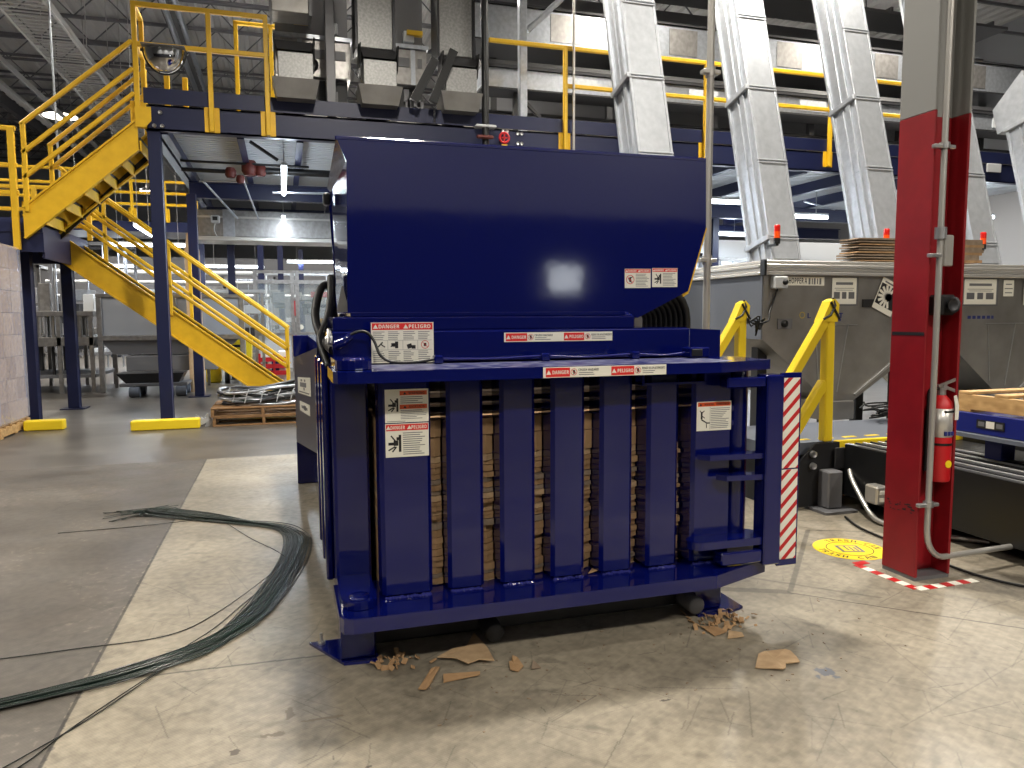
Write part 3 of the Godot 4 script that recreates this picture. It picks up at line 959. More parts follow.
	# the bale inside, seen between the slats: flattened sheets pressed together
	var bale := thing("cardboard_bale", "brown bale of pressed cardboard behind the gate slats", "bale", V(1.1, 0.25, 4.0))
	var y := 0.245
	var k := 0
	while y < 1.0:
		var t := rng.randf_range(0.014, 0.034)
		if y > 0.84: t = rng.randf_range(0.06, 0.11)
		st = mb()
		var jag := [Vector2(0.37, 3.19), Vector2(0.575, 3.19)]
		for q in 6:
			var g0: float = spans[q][1] + 0.004
			var g1: float = minf(spans[q + 1][0] - 0.004, 1.785)
			var f := 3.105 + rng.randf_range(0.0, 0.035)
			jag.append(Vector2(g0, 3.19)); jag.append(Vector2(g0, f + 0.01 * rng.randf())); jag.append(Vector2((g0 + g1) / 2, f - 0.012 * rng.randf())); jag.append(Vector2(g1, f + 0.02 * rng.randf())); jag.append(Vector2(g1, 3.19))
		jag.append(Vector2(1.79, 4.6))
		jag.append(Vector2(0.37, 4.6))
		prism(st, jag, "y", y, y + t - 0.003)
		put("sheet", st, [M.cardboard, M.pale_cardboard, M.cardboard, M.grey_cardboard][rng.randi() % 4] if y < 0.84 else M.cardboard, bale)
		y += t
		k += 1
	st = mb()
	for i in 3:
		box(st, 0.4, 1.75, 1.0 + i * 0.04, 1.012 + i * 0.04, 3.32 + i * 0.03, 4.5)
	put("loose_sheets", st, M.grey_cardboard, bale)
	st = mb()
	for s in [[1.285, 0.86, 3.20], [1.735, 0.55, 3.24]]:
		for i in 7:
			var c := V(s[0] + rng.randf_range(-0.03, 0.03), s[1] + rng.randf_range(-0.012, 0.012), s[2] + rng.randf_range(-0.02, 0.01))
			cbox(st, Transform3D(Basis(Vector3(rng.randf() + 0.01, rng.randf(), rng.randf()).normalized(), rng.randf() * 3), c), Vector3(0.016, 0.009, 0.002))
	put("film_scraps", st, M.white_plastic, bale)

# ---------------------------------------------------------------- mezzanine, stairs
func railing(called: String, label: String, posts: Array, rails: Array, d: float, foot: float, top: float, w := 0.065, before := 0.0) -> Node3D:
	# a straight guard rail along x at depth d
	var t := thing(called, label, "railing", V(posts[0], foot, d), "yellow guard rails")
	for x in posts:
		var st := mb()
		box(st, x - w / 2, x + w / 2, foot, top, d - w / 2, d + w / 2, 0.008)
		var p := put("post", st, M.yellow, t)
		st = mb()
		box(st, x - 0.10, x + 0.10, foot, foot + 0.36, d + w / 2, d + w / 2 + 0.015, 0.003)
		put("mounting_plate", st, M.yellow, p)
	for y in rails:
		var st := mb()
		box(st, posts[0] - w / 2 - (before if y == rails[0] else 0.0), posts[-1] + w / 2, y - w / 2, y + w / 2, d - w * 0.45, d + w * 0.45, 0.01)
		put("rail", st, M.yellow, t)
	return t

func column(x0: float, x1: float, d: float, h: float, label: String, plate := true) -> void:
	# wide-flange post: two flanges and a web
	var t := thing("steel_column", label, "column", V((x0 + x1) / 2, 0, d), "navy columns of the mezzanine", "structure")
	var st := mb()
	box(st, x0, x1, 0.015, h, d, d + 0.016, 0.003)
	put("flange", st, M.frame_blue, t)
	st = mb(); box(st, x0, x1, 0.015, h, d + 0.15, d + 0.166, 0.003)
	put("flange", st, M.frame_blue, t)
	st = mb(); box(st, x1 - 0.02, x1 - 0.006, 0.015, h, d + 0.016, d + 0.15)
	put("web", st, M.frame_blue, t)
	if plate:
		st = mb(); box(st, x0 - 0.1, x1 + 0.1, 0, 0.015, d - 0.09, d + 0.25)
		put("base_plate", st, M.frame_blue, t)

func curb(x0: float, x1: float, d: float, label: String) -> void:
	var st := mb()
	box(st, x0, x1, 0, 0.13, d, d + 0.16, 0.012)
	tag(put("curb_block", st, M.floor_yellow), label, "curb", "yellow curb blocks")

func stair(called: String, label: String, x0: float, y0: float, x1: float, y1: float, d0: float, d1: float, steps: int, depth: float) -> Node3D:
	# stringers along (x0,y0)-(x1,y1) measured on their upper edge; treads between them
	var t := thing(called, label, "staircase", V(x0, 0, d0))
	var run := Vector2(x1 - x0, y1 - y0)
	for d in [d0, d1]:
		var st := mb()
		prism(st, [Vector2(x0, y0), Vector2(x1, y1), Vector2(x1, y1 - depth), Vector2(x0, y0 - depth)], "d", d, d + 0.012)
		var s := put("stringer", st, M.yellow, t)
		st = mb()
		var n := Vector2(-run.y, run.x).normalized() * (1.0 if run.x > 0 else -1.0)
		var e := n * 0.022
		var f0: float = d if d == d0 else d - 0.05
		prism(st, [Vector2(x0, y0), Vector2(x1, y1), Vector2(x1, y1) - e, Vector2(x0, y0) - e], "d", f0 - 0.03, f0 + 0.06)
		prism(st, [Vector2(x0, y0 - depth), Vector2(x1, y1 - depth), Vector2(x1, y1 - depth) - e, Vector2(x0, y0 - depth) - e], "d", f0 - 0.03, f0 + 0.06)
		put("flange", st, M.yellow, s)
	var tread: MeshInstance3D = null
	var nose: MeshInstance3D = null
	for i in steps:
		var k := (i + 0.5) / steps
		var x := lerpf(x0, x1, k)
		var y := lerpf(y0, y1, k) - depth * 0.42
		if tread == null:
			var st := mb()
			box(st, -0.15, 0.15, -0.02, 0.02, d0 + 0.012, d1, 0.003)
			tread = put("tread", st, M.dark_steel, t)
			tread.transform = tread.transform * moved(x, y, 0)
			st = mb()
			box(st, -0.01, 0.01, -0.16, -0.02, d0 + 0.012, d1, 0.003)
			nose = put("riser", st, M.yellow, t)
			nose.transform = nose.transform * moved(x + 0.14 * signf(x1 - x0) * signf(y1 - y0), y, 0)
		else:
			again("tread", tread, M.dark_steel, t, moved(x, y, 0))
			again("riser", nose, M.yellow, t, moved(x + 0.14 * signf(x1 - x0) * signf(y1 - y0), y, 0))
	return t

func stair_rail(label: String, x0: float, y0: float, x1: float, y1: float, d: float, offs: Array, posts: Array) -> void:
	# sloping rails at heights offs above the stringer line, posts at shares along it
	var t := thing("stair_handrail", label, "handrail", V(x0, y0, d), "yellow stair handrails")
	var w := 0.055
	for o in offs:
		var st := mb()
		bar(st, V(x0, y0 + o, d), V(x1, y1 + o, d), w, w, Vector3.UP, 0.01)
		put("rail", st, M.yellow, t)
	for k in posts:
		var st := mb()
		var x := lerpf(x0, x1, k)
		var y := lerpf(y0, y1, k)
		box(st, x - w / 2, x + w / 2, y - 0.12, y + offs[0], d - w / 2, d + w / 2, 0.008)
		put("post", st, M.yellow, t)

func build_mezzanine() -> void:
	var t := thing("mezzanine_platform", "navy steel mezzanine platform carrying the packing machines", "mezzanine", V(-1.75, 4.0, 11.45), "", "structure")
	var fb: Material = M.frame_blue
	var st := mb()
	box(st, -1.72, 16.0, 4.02, 4.36, 11.46, 11.48)
	box(st, -1.72, 16.0, 4.02, 4.045, 11.46, 11.60); box(st, -1.72, 16.0, 4.335, 4.36, 11.46, 11.60)
	put("front_beam", st, fb, t)
	for s in [[-1.72, 2.28], [2.31, 6.98], [7.0, 11.98], [12.0, 16.0]]:
		st = mb(); box(st, s[0], s[1], 4.372, 4.58, 11.45, 11.465, 0.003)
		put("toe_plate", st, fb, t)
	st = mb(); box(st, -1.72, -1.60, 4.02, 4.36, 11.5, 19.0)
	put("side_beam", st, fb, t)
	# deck: ribbed white sheet seen from below
	st = mb()
	box(st, -1.72, 16.0, 4.25, 4.37, 11.5, 19.0)
	put("deck", st, M.deck_white, t)
	st = mb()
	var d := 11.62
	while d < 18.9:
		box(st, -1.6, 16.0, 4.215, 4.25, d, d + 0.075)
		d += 0.15
	put("deck_ribs", st, M.deck_white, t).set_meta("kind", "stuff")
	for x in [-1.50, -0.50, 0.32, 1.10, 2.1, 3.1, 4.6, 6.1, 7.6, 9.1, 10.6, 12.1]:
		st = mb()
		box(st, x - 0.006, x + 0.006, 4.02, 4.215, 11.6, 18.9); box(st, x - 0.05, x + 0.05, 4.0, 4.02, 11.6, 18.9)
		put("joist", st, fb, t)
	for dd in [15.4, 18.8]:
		st = mb()
		box(st, -1.6, 16.0, 3.72, 4.0, dd, dd + 0.02); box(st, -1.6, 16.0, 3.70, 3.72, dd - 0.08, dd + 0.10); box(st, -1.6, 16.0, 3.98, 4.0, dd - 0.08, dd + 0.10)
		put("cross_beam", st, fb, t)
	for x in [5.3, 8.2, 10.2]:
		st = mb(); bar(st, V(x, 3.75, 13.0), V(x + 2.6, 3.98, 15.2), 0.03, 0.03)
		put("brace", st, M.galvanized, t)
	# bolts on the beam and a worn patch
	var bolt := mb()
	lathe(bolt, Transform3D(Basis(Vector3.RIGHT, PI / 2), Vector3.ZERO), [Vector2(0.028, 0.0), Vector2(0.026, 0.02), Vector2(0.0, 0.022)], 10)
	var first: MeshInstance3D = null
	for b in [[-1.52, 4.26], [-1.60, 4.08], [-1.50, 4.08], [3.62, 4.31], [3.68, 4.31], [3.62, 4.16], [3.68, 4.16], [3.44, 4.33], [3.38, 4.33]]:
		if first == null:
			first = put("bolt", bolt, M.bolt_steel, t)
			first.transform = first.transform * moved(b[0], b[1], 11.46)
		else: again("bolt", first, M.bolt_steel, t, moved(b[0], b[1], 11.46))
	# columns
	column(-1.70, -1.537, 11.49, 4.02, "navy corner column of the mezzanine standing behind a yellow curb block")
	column(-1.60, -1.44, 14.83, 3.7, "navy column crossed by the lower stair handrail")
	column(-1.2, -1.04, 18.8, 3.7, "navy column under the stainless duct near the corner")
	column(-0.62, -0.46, 22.0, 3.7, "navy column standing alone far behind the stair foot")
	column(3.05, 3.21, 18.8, 3.7, "navy column far behind the hopper of the baler")
	column(6.75, 6.91, 14.8, 3.7, "navy column seen between the elevators")
	column(9.6, 9.76, 15.4, 3.7, "navy column beyond the third elevator")
	curb(-1.925, -1.095, 10.55, "long yellow curb block in front of the corner column")
	curb(-3.26, -2.80, 11.0, "short yellow curb block beside the wrapped pallet")
	# guard rails along the front edge
	railing("guard_rail", "yellow guard rail above the corner of the mezzanine with a mirror on its end", [-1.79, -0.857, -0.11], [5.65, 5.13], 11.42, 4.03, 5.68)
	railing("guard_rail", "yellow guard rail running from the dark pipe behind the elevators", [4.40, 6.93, 9.46, 12.0], [5.67, 5.09], 11.42, 4.10, 5.70, 0.065, 1.22)
	st = mb()
	prism(st, [Vector2(-1.82, 4.30), Vector2(-1.62, 4.30), Vector2(-1.62, 4.12), Vector2(-1.70, 4.03), Vector2(-1.82, 4.03)], "d", 11.36, 11.375)
	tag(put("corner_plate", st, M.yellow), "yellow bracket plate at the foot of the corner rail post", "bracket")
	# return rail along the side, going back from the corner
	var rr := thing("side_rail", "yellow side rail going back from the mirror corner", "railing", V(-1.78, 4.6, 12.4), "yellow guard rails")
	for y in [5.65, 5.13]:
		st = mb(); bar(st, V(-1.79, y, 11.46), V(-1.79, y, 12.0), 0.06, 0.06, Vector3.UP, 0.01)
		put("rail", st, M.yellow, rr)
	st = mb(); box(st, -1.82, -1.76, 4.37, 5.65, 11.97, 12.03, 0.008)
	put("post", st, M.yellow, rr)
	for q in [[-1.60, 12.9], [-1.35, 13.0]]:
		st = mb(); box(st, q[0] - 0.04, q[0] + 0.04, 4.37, 5.2, q[1], q[1] + 0.06, 0.008)
		put("post", st, M.yellow, rr)
	var far := thing("guard_rail", "yellow guard rail far back on the mezzanine behind the corner rail", "railing", V(-0.3, 4.37, 14.0), "yellow guard rails")
	for x in [-0.62, -0.05]:
		st = mb(); box(st, x - 0.035, x + 0.035, 4.37, 6.5, 14.0, 14.07, 0.008)
		put("post", st, M.yellow, far)
	st = mb(); box(st, -0.65, 0.5, 6.44, 6.5, 14.0, 14.07, 0.008)
	put("rail", st, M.yellow, far)

	# convex half-dome mirror on the corner post
	var mr := thing("dome_mirror", "half-dome convex safety mirror on the corner rail post", "mirror", V(-1.42, 5.0, 11.36))
	var c := V(-1.42, 5.08, 11.38)
	st = mb()
	st.set_smooth_group(3)
	var n := 20
	var R := func(i: int, j: int) -> Vector3:
		var a := PI * i / n          # along the lower half rim
		var e := PI / 2 * j / 8.0     # from the rim up to the crown
		var flat := Vector3(cos(PI + a) * 0.265, sin(PI + a) * 0.33, 0)
		return c + flat * cos(e) + Vector3(0, 0, 0.17) * sin(e)
	for i in n:
		for j in 8: face(st, [R.call(i, j), R.call(i + 1, j), R.call(i + 1, j + 1), R.call(i, j + 1)], c + Vector3(0, -0.05, -0.3))
	st.set_smooth_group(-1)
	put("dome", st, M.chrome, mr)
	st = mb()
	var rim := []
	for i in n + 1: rim.append(R.call(i, 0))
	tube(st, rim, 0.016, 8)
	put("rim", st, M.black_rubber, mr)
	st = mb(); box(st, -1.69, -1.15, 5.075, 5.09, 11.2, 11.38)
	put("back_plate", st, M.machine_grey, mr)
	st = mb(); bar(st, V(-1.72, 5.05, 11.39), V(-1.12, 5.05, 11.40), 0.03, 0.03)
	put("bracket", st, M.dark_steel, mr)

	# stairs: upper flight up to the corner, landing, lower flight down behind
	stair("upper_stair", "yellow upper stair flight rising from the landing to the mezzanine corner", -3.22, 2.92, -1.80, 4.15, 11.40, 12.30, 6, 0.40)
	stair_rail("yellow handrail on the near side of the upper stair flight", -3.19, 2.95, -1.82, 4.14, 11.40, [1.02, 0.66, 0.34], [0.02])
	stair_rail("yellow handrail on the far side of the upper stair flight", -3.12, 2.95, -1.80, 4.12, 12.34, [0.95, 0.62, 0.30], [0.02, 0.98])
	st = mb(); bar(st, V(-3.30, 2.36, 12.32), V(-1.78, 3.86, 12.32), 0.05, 0.07)
	tag(put("stair_tie", st, M.black_steel), "black sloping tie bar under the upper stair flight", "bar")
	var ld := thing("stair_landing", "navy stair landing with yellow posts between the two flights", "landing", V(-3.6, 2.3, 11.45))
	st = mb(); box(st, -4.9, -3.02, 2.34, 2.62, 11.47, 11.50); box(st, -4.9, -3.02, 2.60, 2.72, 11.45, 11.50)
	put("front_beam", st, fb, ld)
	st = mb(); box(st, -3.05, -3.02, 2.26, 2.72, 11.50, 13.9)
	put("end_beam", st, fb, ld)
	st = mb(); box(st, -4.9, -3.05, 2.66, 2.72, 11.5, 13.9)
	put("deck", st, M.dark_steel, ld)
	st = mb(); box(st, -4.9, -3.02, 2.34, 2.72, 13.87, 13.9)
	put("rear_beam", st, fb, ld)
	for x in [-3.30, -4.6]:
		st = mb(); box(st, x - 0.05, x + 0.03, 2.36, 3.94, 11.38, 11.44, 0.008)
		put("post", st, M.yellow, ld)
	for y in [3.92, 3.45, 3.1]:
		st = mb(); box(st, -4.9, -3.25, y - 0.03, y + 0.03, 11.39, 11.43, 0.008)
		put("rail", st, M.yellow, ld)
	for y in [3.55, 3.2, 2.95]:
		st = mb(); box(st, -4.9, -2.95, y - 0.03, y + 0.03, 13.85, 13.9, 0.008)
		put("rail", st, M.yellow, ld)
	for x in [-2.98, -3.75, -4.5]:
		st = mb(); box(st, x - 0.035, x + 0.035, 2.72, 3.58, 13.84, 13.91, 0.008)
		put("post", st, M.yellow, ld)
	column(-3.51, -3.35, 12.0, 2.6, "navy landing column right beside the wrapped pallet", false)
	column(-3.35, -3.19, 13.50, 2.6, "navy landing column with a base plate in front of the filling machine")
	stair("lower_stair", "yellow lower stair flight running down from the landing to the floor", -3.15, 2.72, 0.36, 0.06, 12.80, 13.72, 12, 0.40)
	stair_rail("yellow handrail on the near side of the lower stair flight", -3.15, 2.74, 0.07, 0.30, 12.78, [0.98, 0.62, 0.33], [0.03, 0.46, 0.995])
	stair_rail("yellow handrail on the far side of the lower stair flight", -3.05, 2.70, 0.10, 0.30, 13.76, [0.98, 0.64, 0.34], [0.1, 0.50, 0.99])
	# sprinkler main with red valve under the deck
	var sp := thing("sprinkler_pipe", "dark sprinkler pipe with rust-red valve bodies under the mezzanine", "pipe", V(-0.5, 3.95, 13.4))
	st = mb(); tube(st, [V(-1.5, 3.86, 13.4), V(-0.80, 3.86, 13.4)], 0.035, 10)
	put("pipe", st, M.black_steel, sp)
	st = mb(); tube(st, [V(-0.3, 3.90, 13.4), V(1.6, 3.90, 13.4)], 0.06, 12)
	put("pipe", st, M.black_steel, sp)
	st = mb(); tube(st, [V(-1.5, 3.98, 13.3), V(0.5, 3.98, 13.3)], 0.02, 8)
	put("pipe", st, M.black_steel, sp)
	for q in [[-0.75, 3.84, 0.09], [-0.45, 3.93, 0.13], [-0.60, 3.74, 0.07], [-0.28, 3.90, 0.10]]:
		st = mb(); lathe(st, upright(q[0], q[1] - q[2], 13.4), [Vector2(0, 0), Vector2(q[2] * 0.7, 0.01), Vector2(q[2], q[2] * 0.6), Vector2(q[2], q[2] * 1.4), Vector2(q[2] * 0.7, q[2] * 1.95), Vector2(0, q[2] * 2)], 12)
		put("valve_body", st, M.rust_brown, sp)
	st = mb(); tube(st, [V(-0.1, 3.56, 13.5), V(1.2, 3.60, 13.5)], 0.02, 8); tube(st, [V(-1.25, 3.70, 13.5), V(-0.62, 3.72, 13.5)], 0.015, 8); tube(st, [V(-1.2, 3.72, 13.5), V(-0.75, 3.30, 15.0)], 0.018, 8); tube(st, [V(-0.55, 3.72, 13.5), V(-0.38, 3.30, 15.0)], 0.014, 8)
	put("branch_pipe", st, M.galvanized, sp)
	st = mb(); bar(st, V(-0.40, 4.15, 12.4), V(0.0, 3.93, 12.6), 0.04, 0.04)
	put("bracket", st, M.black_steel, sp)
	# LED tubes under the deck
	tube_lamp(V(0.09, 3.72, 12.1), V(0.09, 3.72, 14.6), 14.0, "bright tube lamp under the mezzanine near the baler")
	tube_lamp(V(0.08, 3.6, 17.0), V(0.08, 3.6, 18.2), 1.2, "short tube lamp under the mezzanine above the stainless duct")
	tube_lamp(V(9.6, 3.6, 14.0), V(11.6, 3.6, 14.0), 12.0, "tube lamp under the mezzanine between the second and third elevators")
	tube_lamp(V(7.0, 3.6, 12.6), V(9.0, 3.6, 12.6), 8.0, "tube lamp under the mezzanine right behind the first two elevators")
	tube_lamp(V(2.6, 3.6, 13.5), V(2.6, 3.6, 15.2), 24.0, "tube lamp under the mezzanine hidden by the baler hopper")
	tube_lamp(V(9.0, 3.6, 17.5), V(12.0, 3.6, 17.5), 40.0, "tube lamp deep under the mezzanine behind the red column")
	tube_lamp(V(13.0, 3.6, 13.0), V(15.2, 3.6, 13.0), 24.0, "tube lamp under the mezzanine beyond the red column")
	tube_lamp(V(-2.9, 3.4, 17.5), V(-2.9, 3.4, 19.5), 6.0, "tube lamp above the filling machine behind the stairs", 10.5)
	tube_lamp(V(5.0, 3.6, 17.0), V(7.4, 3.6, 17.0), 24.0, "tube lamp under the mezzanine behind the hopper of the baler")

# ---------------------------------------------------------------- machines on the mezzanine
func build_upper_machines() -> void:
	var st := mb()
	var labels := ["stainless packing chute nearest the yellow guard rail", "stainless packing chute in the middle of the three", "stainless packing chute beside the dark vertical pipe"]
	var xs := [0.0, 1.18, 2.385]
	for i in 3:
		var x: float = xs[i]
		var t := thing("packing_chute", labels[i], "machine", V(x + 0.28, 4.45, 11.47), "packing chutes on the mezzanine")
		var top := 5.74 if i == 0 else 5.36
		# tall casing or panelled head
		st = mb(); box(st, x - 0.02, x + 0.49, top, 7.2, 11.37, 11.82, 0.01)
		put("casing", st, M.dull_galvanized if i > 0 else M.worn_stainless, t)
		st = mb(); box(st, x - 0.05, x - 0.02, top - 0.03, 7.2, 11.35, 11.84); box(st, x + 0.49, x + 0.53, top - 0.03, 7.2, 11.35, 11.84)
		put("casing_edge", st, M.dark_steel if i > 0 else M.machine_grey, t)
		# hood: dark mouth with winged side plates
		st = mb()
		hexa(st, [V(x + 0.04, 5.18, 11.22), V(x + 0.50, 5.18, 11.22), V(x + 0.50, 5.18, 11.67), V(x + 0.04, 5.18, 11.67), V(x + 0.01, 5.32, 11.29), V(x + 0.56, 5.32, 11.29), V(x + 0.56, 5.32, 11.67), V(x + 0.01, 5.32, 11.67)])
		put("hood", st, M.machine_dark, t)
		for s in [x - 0.01, x + 0.53]:
			st = mb(); prism(st, [Vector2(11.17, 5.36), Vector2(11.52, 5.40), Vector2(11.62, 5.0), Vector2(11.29, 5.04)], "x", s, s + 0.02)
			put("wing_plate", st, M.black_steel, t)
		st = mb(); box(st, x + 0.04, x + 0.52, 4.79, 5.16, 11.23, 11.62, 0.012)
		put("bucket", st, M.dull_galvanized, t)
		st = mb()
		hexa(st, [V(x + 0.02, 4.53, 11.23), V(x + 0.54, 4.53, 11.23), V(x + 0.54, 4.53, 11.67), V(x + 0.02, 4.53, 11.67), V(x - 0.04, 4.79, 11.17), V(x + 0.60, 4.79, 11.17), V(x + 0.60, 4.79, 11.67), V(x - 0.04, 4.79, 11.67)])
		put("discharge_tray", st, M.worn_stainless, t)
		st = mb(); box(st, x + 0.1, x + 0.4, 4.37, 4.79, 11.62, 11.85)
		put("pedestal", st, M.machine_dark, t)
		st = mb(); box(st, x + 0.1, x + 0.4, 4.59, 4.70, 11.5, 11.9)
		put("support_arm", st, M.machine_dark, t)
		if i == 2:
			for q in [[0.0, 0.0], [-0.28, -0.15]]:
				st = mb(); bar(st, V(x + 0.16 + q[0], 5.38 + q[1], 11.19), V(x - 0.16 + q[0], 4.62, 11.23), 0.07, 0.13, Vector3.RIGHT)
				put("slide_bar", st, M.black_steel, t)
	# panelled machine bodies behind the chutes
	for q in [[0.0, 1.14, "stainless machine body behind the first packing chute"], [1.74, 2.34, "stainless machine body between the second and third packing chutes"]]:
		var x0: float = q[0]
		var x1: float = q[1]
		var t := thing("packing_machine", q[2], "machine", V((x0 + x1) / 2, 4.37, 12.4), "packing machines on the mezzanine")
		st = mb(); box(st, x0, x1, 5.15, 5.70, 12.25, 12.9, 0.01)
		put("body", st, M.stainless, t)
		st = mb(); box(st, x0 - 0.02, x1 + 0.02, 5.70, 5.76, 12.2, 12.95)
		put("top_flange", st, M.galvanized, t)
		st = mb(); box(st, x0 + 0.05, x0 + 0.32, 5.42, 5.56, 12.235, 12.25); box(st, x0 + 0.45, x1 - 0.08, 5.42, 5.56, 12.235, 12.25)
		put("window", st, M.machine_grey, t)
		st = mb(); box(st, x0 + 0.34, x0 + 0.41, 5.15, 5.70, 12.225, 12.25)
		put("strut", st, M.galvanized, t)
		if x0 < 1:
			st = mb()
			lathe(st, Transform3D(Basis(Vector3.RIGHT, PI / 2), V(0.55, 5.32, 12.25)), [Vector2(0.10, 0), Vector2(0.10, 0.03), Vector2(0.06, 0.05), Vector2(0.05, 0.09), Vector2(0, 0.09)], 16)
			put("hand_knob", st, M.dark_steel, t)
		st = mb(); box(st, x0 + 0.05, x1 - 0.05, 4.70, 5.15, 12.4, 12.9)
		put("drive_box", st, M.machine_dark, t)
		st = mb()
		for k in 9:
			var xx := x0 + 0.08 + rng.randf() * (x1 - x0 - 0.2)
			box(st, xx, xx + rng.randf_range(0.03, 0.14), 4.72 + rng.randf() * 0.3, 4.8 + rng.randf() * 0.33, 12.34, 12.4)
		put("linkage", st, M.machine_grey, t)
		st = mb(); box(st, x0 + 0.02, x1 - 0.02, 5.76, 7.3, 12.5, 12.9)
		put("head", st, M.machine_grey, t)
		st = mb(); box(st, x0 + 0.3, x0 + 0.55, 5.95, 6.02, 12.3, 12.4)
		put("handle", st, M.yellow, t)
		st = mb(); box(st, x1 - 0.35, x1 - 0.18, 5.85, 6.02, 12.35, 12.45, 0.01)
		put("switch_box", st, M.white_plastic, t)
		for xx in [x0 + 0.1, x1 - 0.1]:
			st = mb(); box(st, xx - 0.04, xx + 0.04, 4.37, 4.72, 12.5, 12.6)
			put("leg", st, M.machine_grey, t)
	st = mb(); box(st, 0.72, 0.86, 4.37, 8.0, 11.64, 11.78, 0.01)
	tag(put("steel_post", st, M.machine_grey), "grey square post between the first two packing chutes", "post")
	st = mb(); box(st, 3.83, 3.96, 4.37, 8.5, 12.0, 12.13, 0.01)
	tag(put("steel_post", st, M.galvanized), "grey square post beyond the dark pipe with a sloping brace", "post")
	st = mb(); tube(st, [V(3.98, 6.12, 12.06), V(4.75, 6.85, 12.06)], 0.05, 10)
	tag(put("brace_pipe", st, M.galvanized), "white sloping brace pipe fixed to the grey post", "pipe")
	var dp := thing("drain_pipe", "dark vertical pipe with white clamp and red lever on the beam", "pipe", V(3.06, 4.1, 11.3))
	st = mb(); tube(st, [V(3.06, 4.06, 11.33), V(3.06, 10.3, 11.33)], 0.055, 14)
	put("pipe", st, M.black_steel, dp)
	st = mb(); box(st, 2.90, 3.22, 4.33, 4.37, 11.27, 11.42, 0.01)
	put("clamp", st, M.white_plastic, dp)
	st = mb(); box(st, 2.90, 3.16, 4.15, 4.20, 11.22, 11.28, 0.015)
	put("lever", st, M.rust_brown, dp)
	var vw := thing("valve_wheel", "small red valve wheel on the mezzanine beam beside the dark pipe", "valve", V(3.38, 4.2, 11.44))
	st = mb()
	var ring := []
	for k in 17: ring.append(V(3.38 + 0.075 * cos(TAU * k / 16), 4.22 + 0.075 * sin(TAU * k / 16), 11.40))
	tube(st, ring, 0.018, 8, false)
	box(st, 3.31, 3.45, 4.21, 4.23, 11.39, 11.41); box(st, 3.37, 3.39, 4.15, 4.29, 11.39, 11.41)
	tube(st, [V(3.38, 4.22, 11.40), V(3.38, 4.22, 11.46)], 0.02, 8)
	put("wheel", st, M.crate_red, vw)
	st = mb(); box(st, 3.34, 3.43, 4.06, 4.12, 11.40, 11.44)
	put("tag", st, M.yellow, vw)
	st = mb(); tube(st, [V(4.52, 4.05, 11.36), V(4.52, 10.2, 11.36)], 0.022, 8)
	tag(put("thin_conduit", st, M.conduit), "thin grey conduit rising beside a guard rail post", "conduit")
	# galvanised feed troughs running along the mezzanine
	var names := ["bright galvanised feed trough behind the guard rails at mid height", "large galvanised trough overhead behind the elevators", "low dark trough just above the mezzanine toe plate"]
	var tr := [[3.3, 16.0, 5.30, 5.62, 12.45, 12.9], [3.3, 18.0, 6.35, 6.95, 13.2, 14.2], [3.3, 16.0, 4.66, 5.02, 13.0, 13.8]]
	for i in 3:
		var a = tr[i]
		var t := thing("feed_trough", names[i], "conveyor", V(a[0], a[2], a[4]), "feed troughs on the mezzanine")
		st = mb(); box(st, a[0], a[1], a[2], a[3], a[4], a[5], 0.01)
		put("trough", st, [M.galvanized, M.galvanized, M.worn_stainless][i], t)
		st = mb(); box(st, a[0], a[1], a[3], a[3] + 0.04, a[4] - 0.04, a[5] + 0.04); box(st, a[0], a[1], a[2] - 0.03, a[2], a[4] - 0.03, a[5] + 0.03)
		put("flange", st, M.dark_steel, t)
		var x: float = a[0] + 0.6
		while x < a[1]:
			st = mb(); var sd: float = a[4] + 0.1 if i != 1 else a[5] - 0.15
			box(st, x, x + 0.12, 4.37, a[2] - 0.03, sd, sd + 0.1)
			if i < 2: bar(st, V(x + 0.06, a[2] - 0.05, sd), V(x + 0.5, a[2] - 0.45, sd), 0.05, 0.05)
			put("support", st, M.machine_dark, t)
			st = mb(); box(st, x + 0.9, x + 1.5, a[2] + 0.06, a[3] - 0.06, a[4] - 0.012, a[4])
			put("cover_plate", st, [M.pale_galvanized, M.stainless, M.machine_grey][i], t)
			x += 2.4
	st = mb()
	for k in 7:
		var y := 5.69 + 0.02 * k
		tube(st, [V(3.3, y, 12.5 + 0.03 * k), V(16, y + 0.02, 12.5 + 0.03 * k)], 0.018, 6)
	var cb := put("cable_run", st, M.machine_dark)
	tag(cb, "bundle of dark cables along the mid-height feed trough", "cables", "", "stuff")
	st = mb(); box(st, 3.2, 17, 8.3, 8.36, 14.4, 15.4)
	for x in 14: box(st, 3.5 + x, 3.56 + x, 8.36, 8.45, 14.4, 15.4)
	tag(put("overhead_tray", st, M.machine_grey), "grey overhead tray above the feed troughs", "tray")
	st = mb(); box(st, 3.2, 17, 4.37, 8.2, 15.5, 15.6)
	tag(put("machine_enclosure", st, M.machine_grey), "dull steel enclosure wall behind the feed troughs", "enclosure")

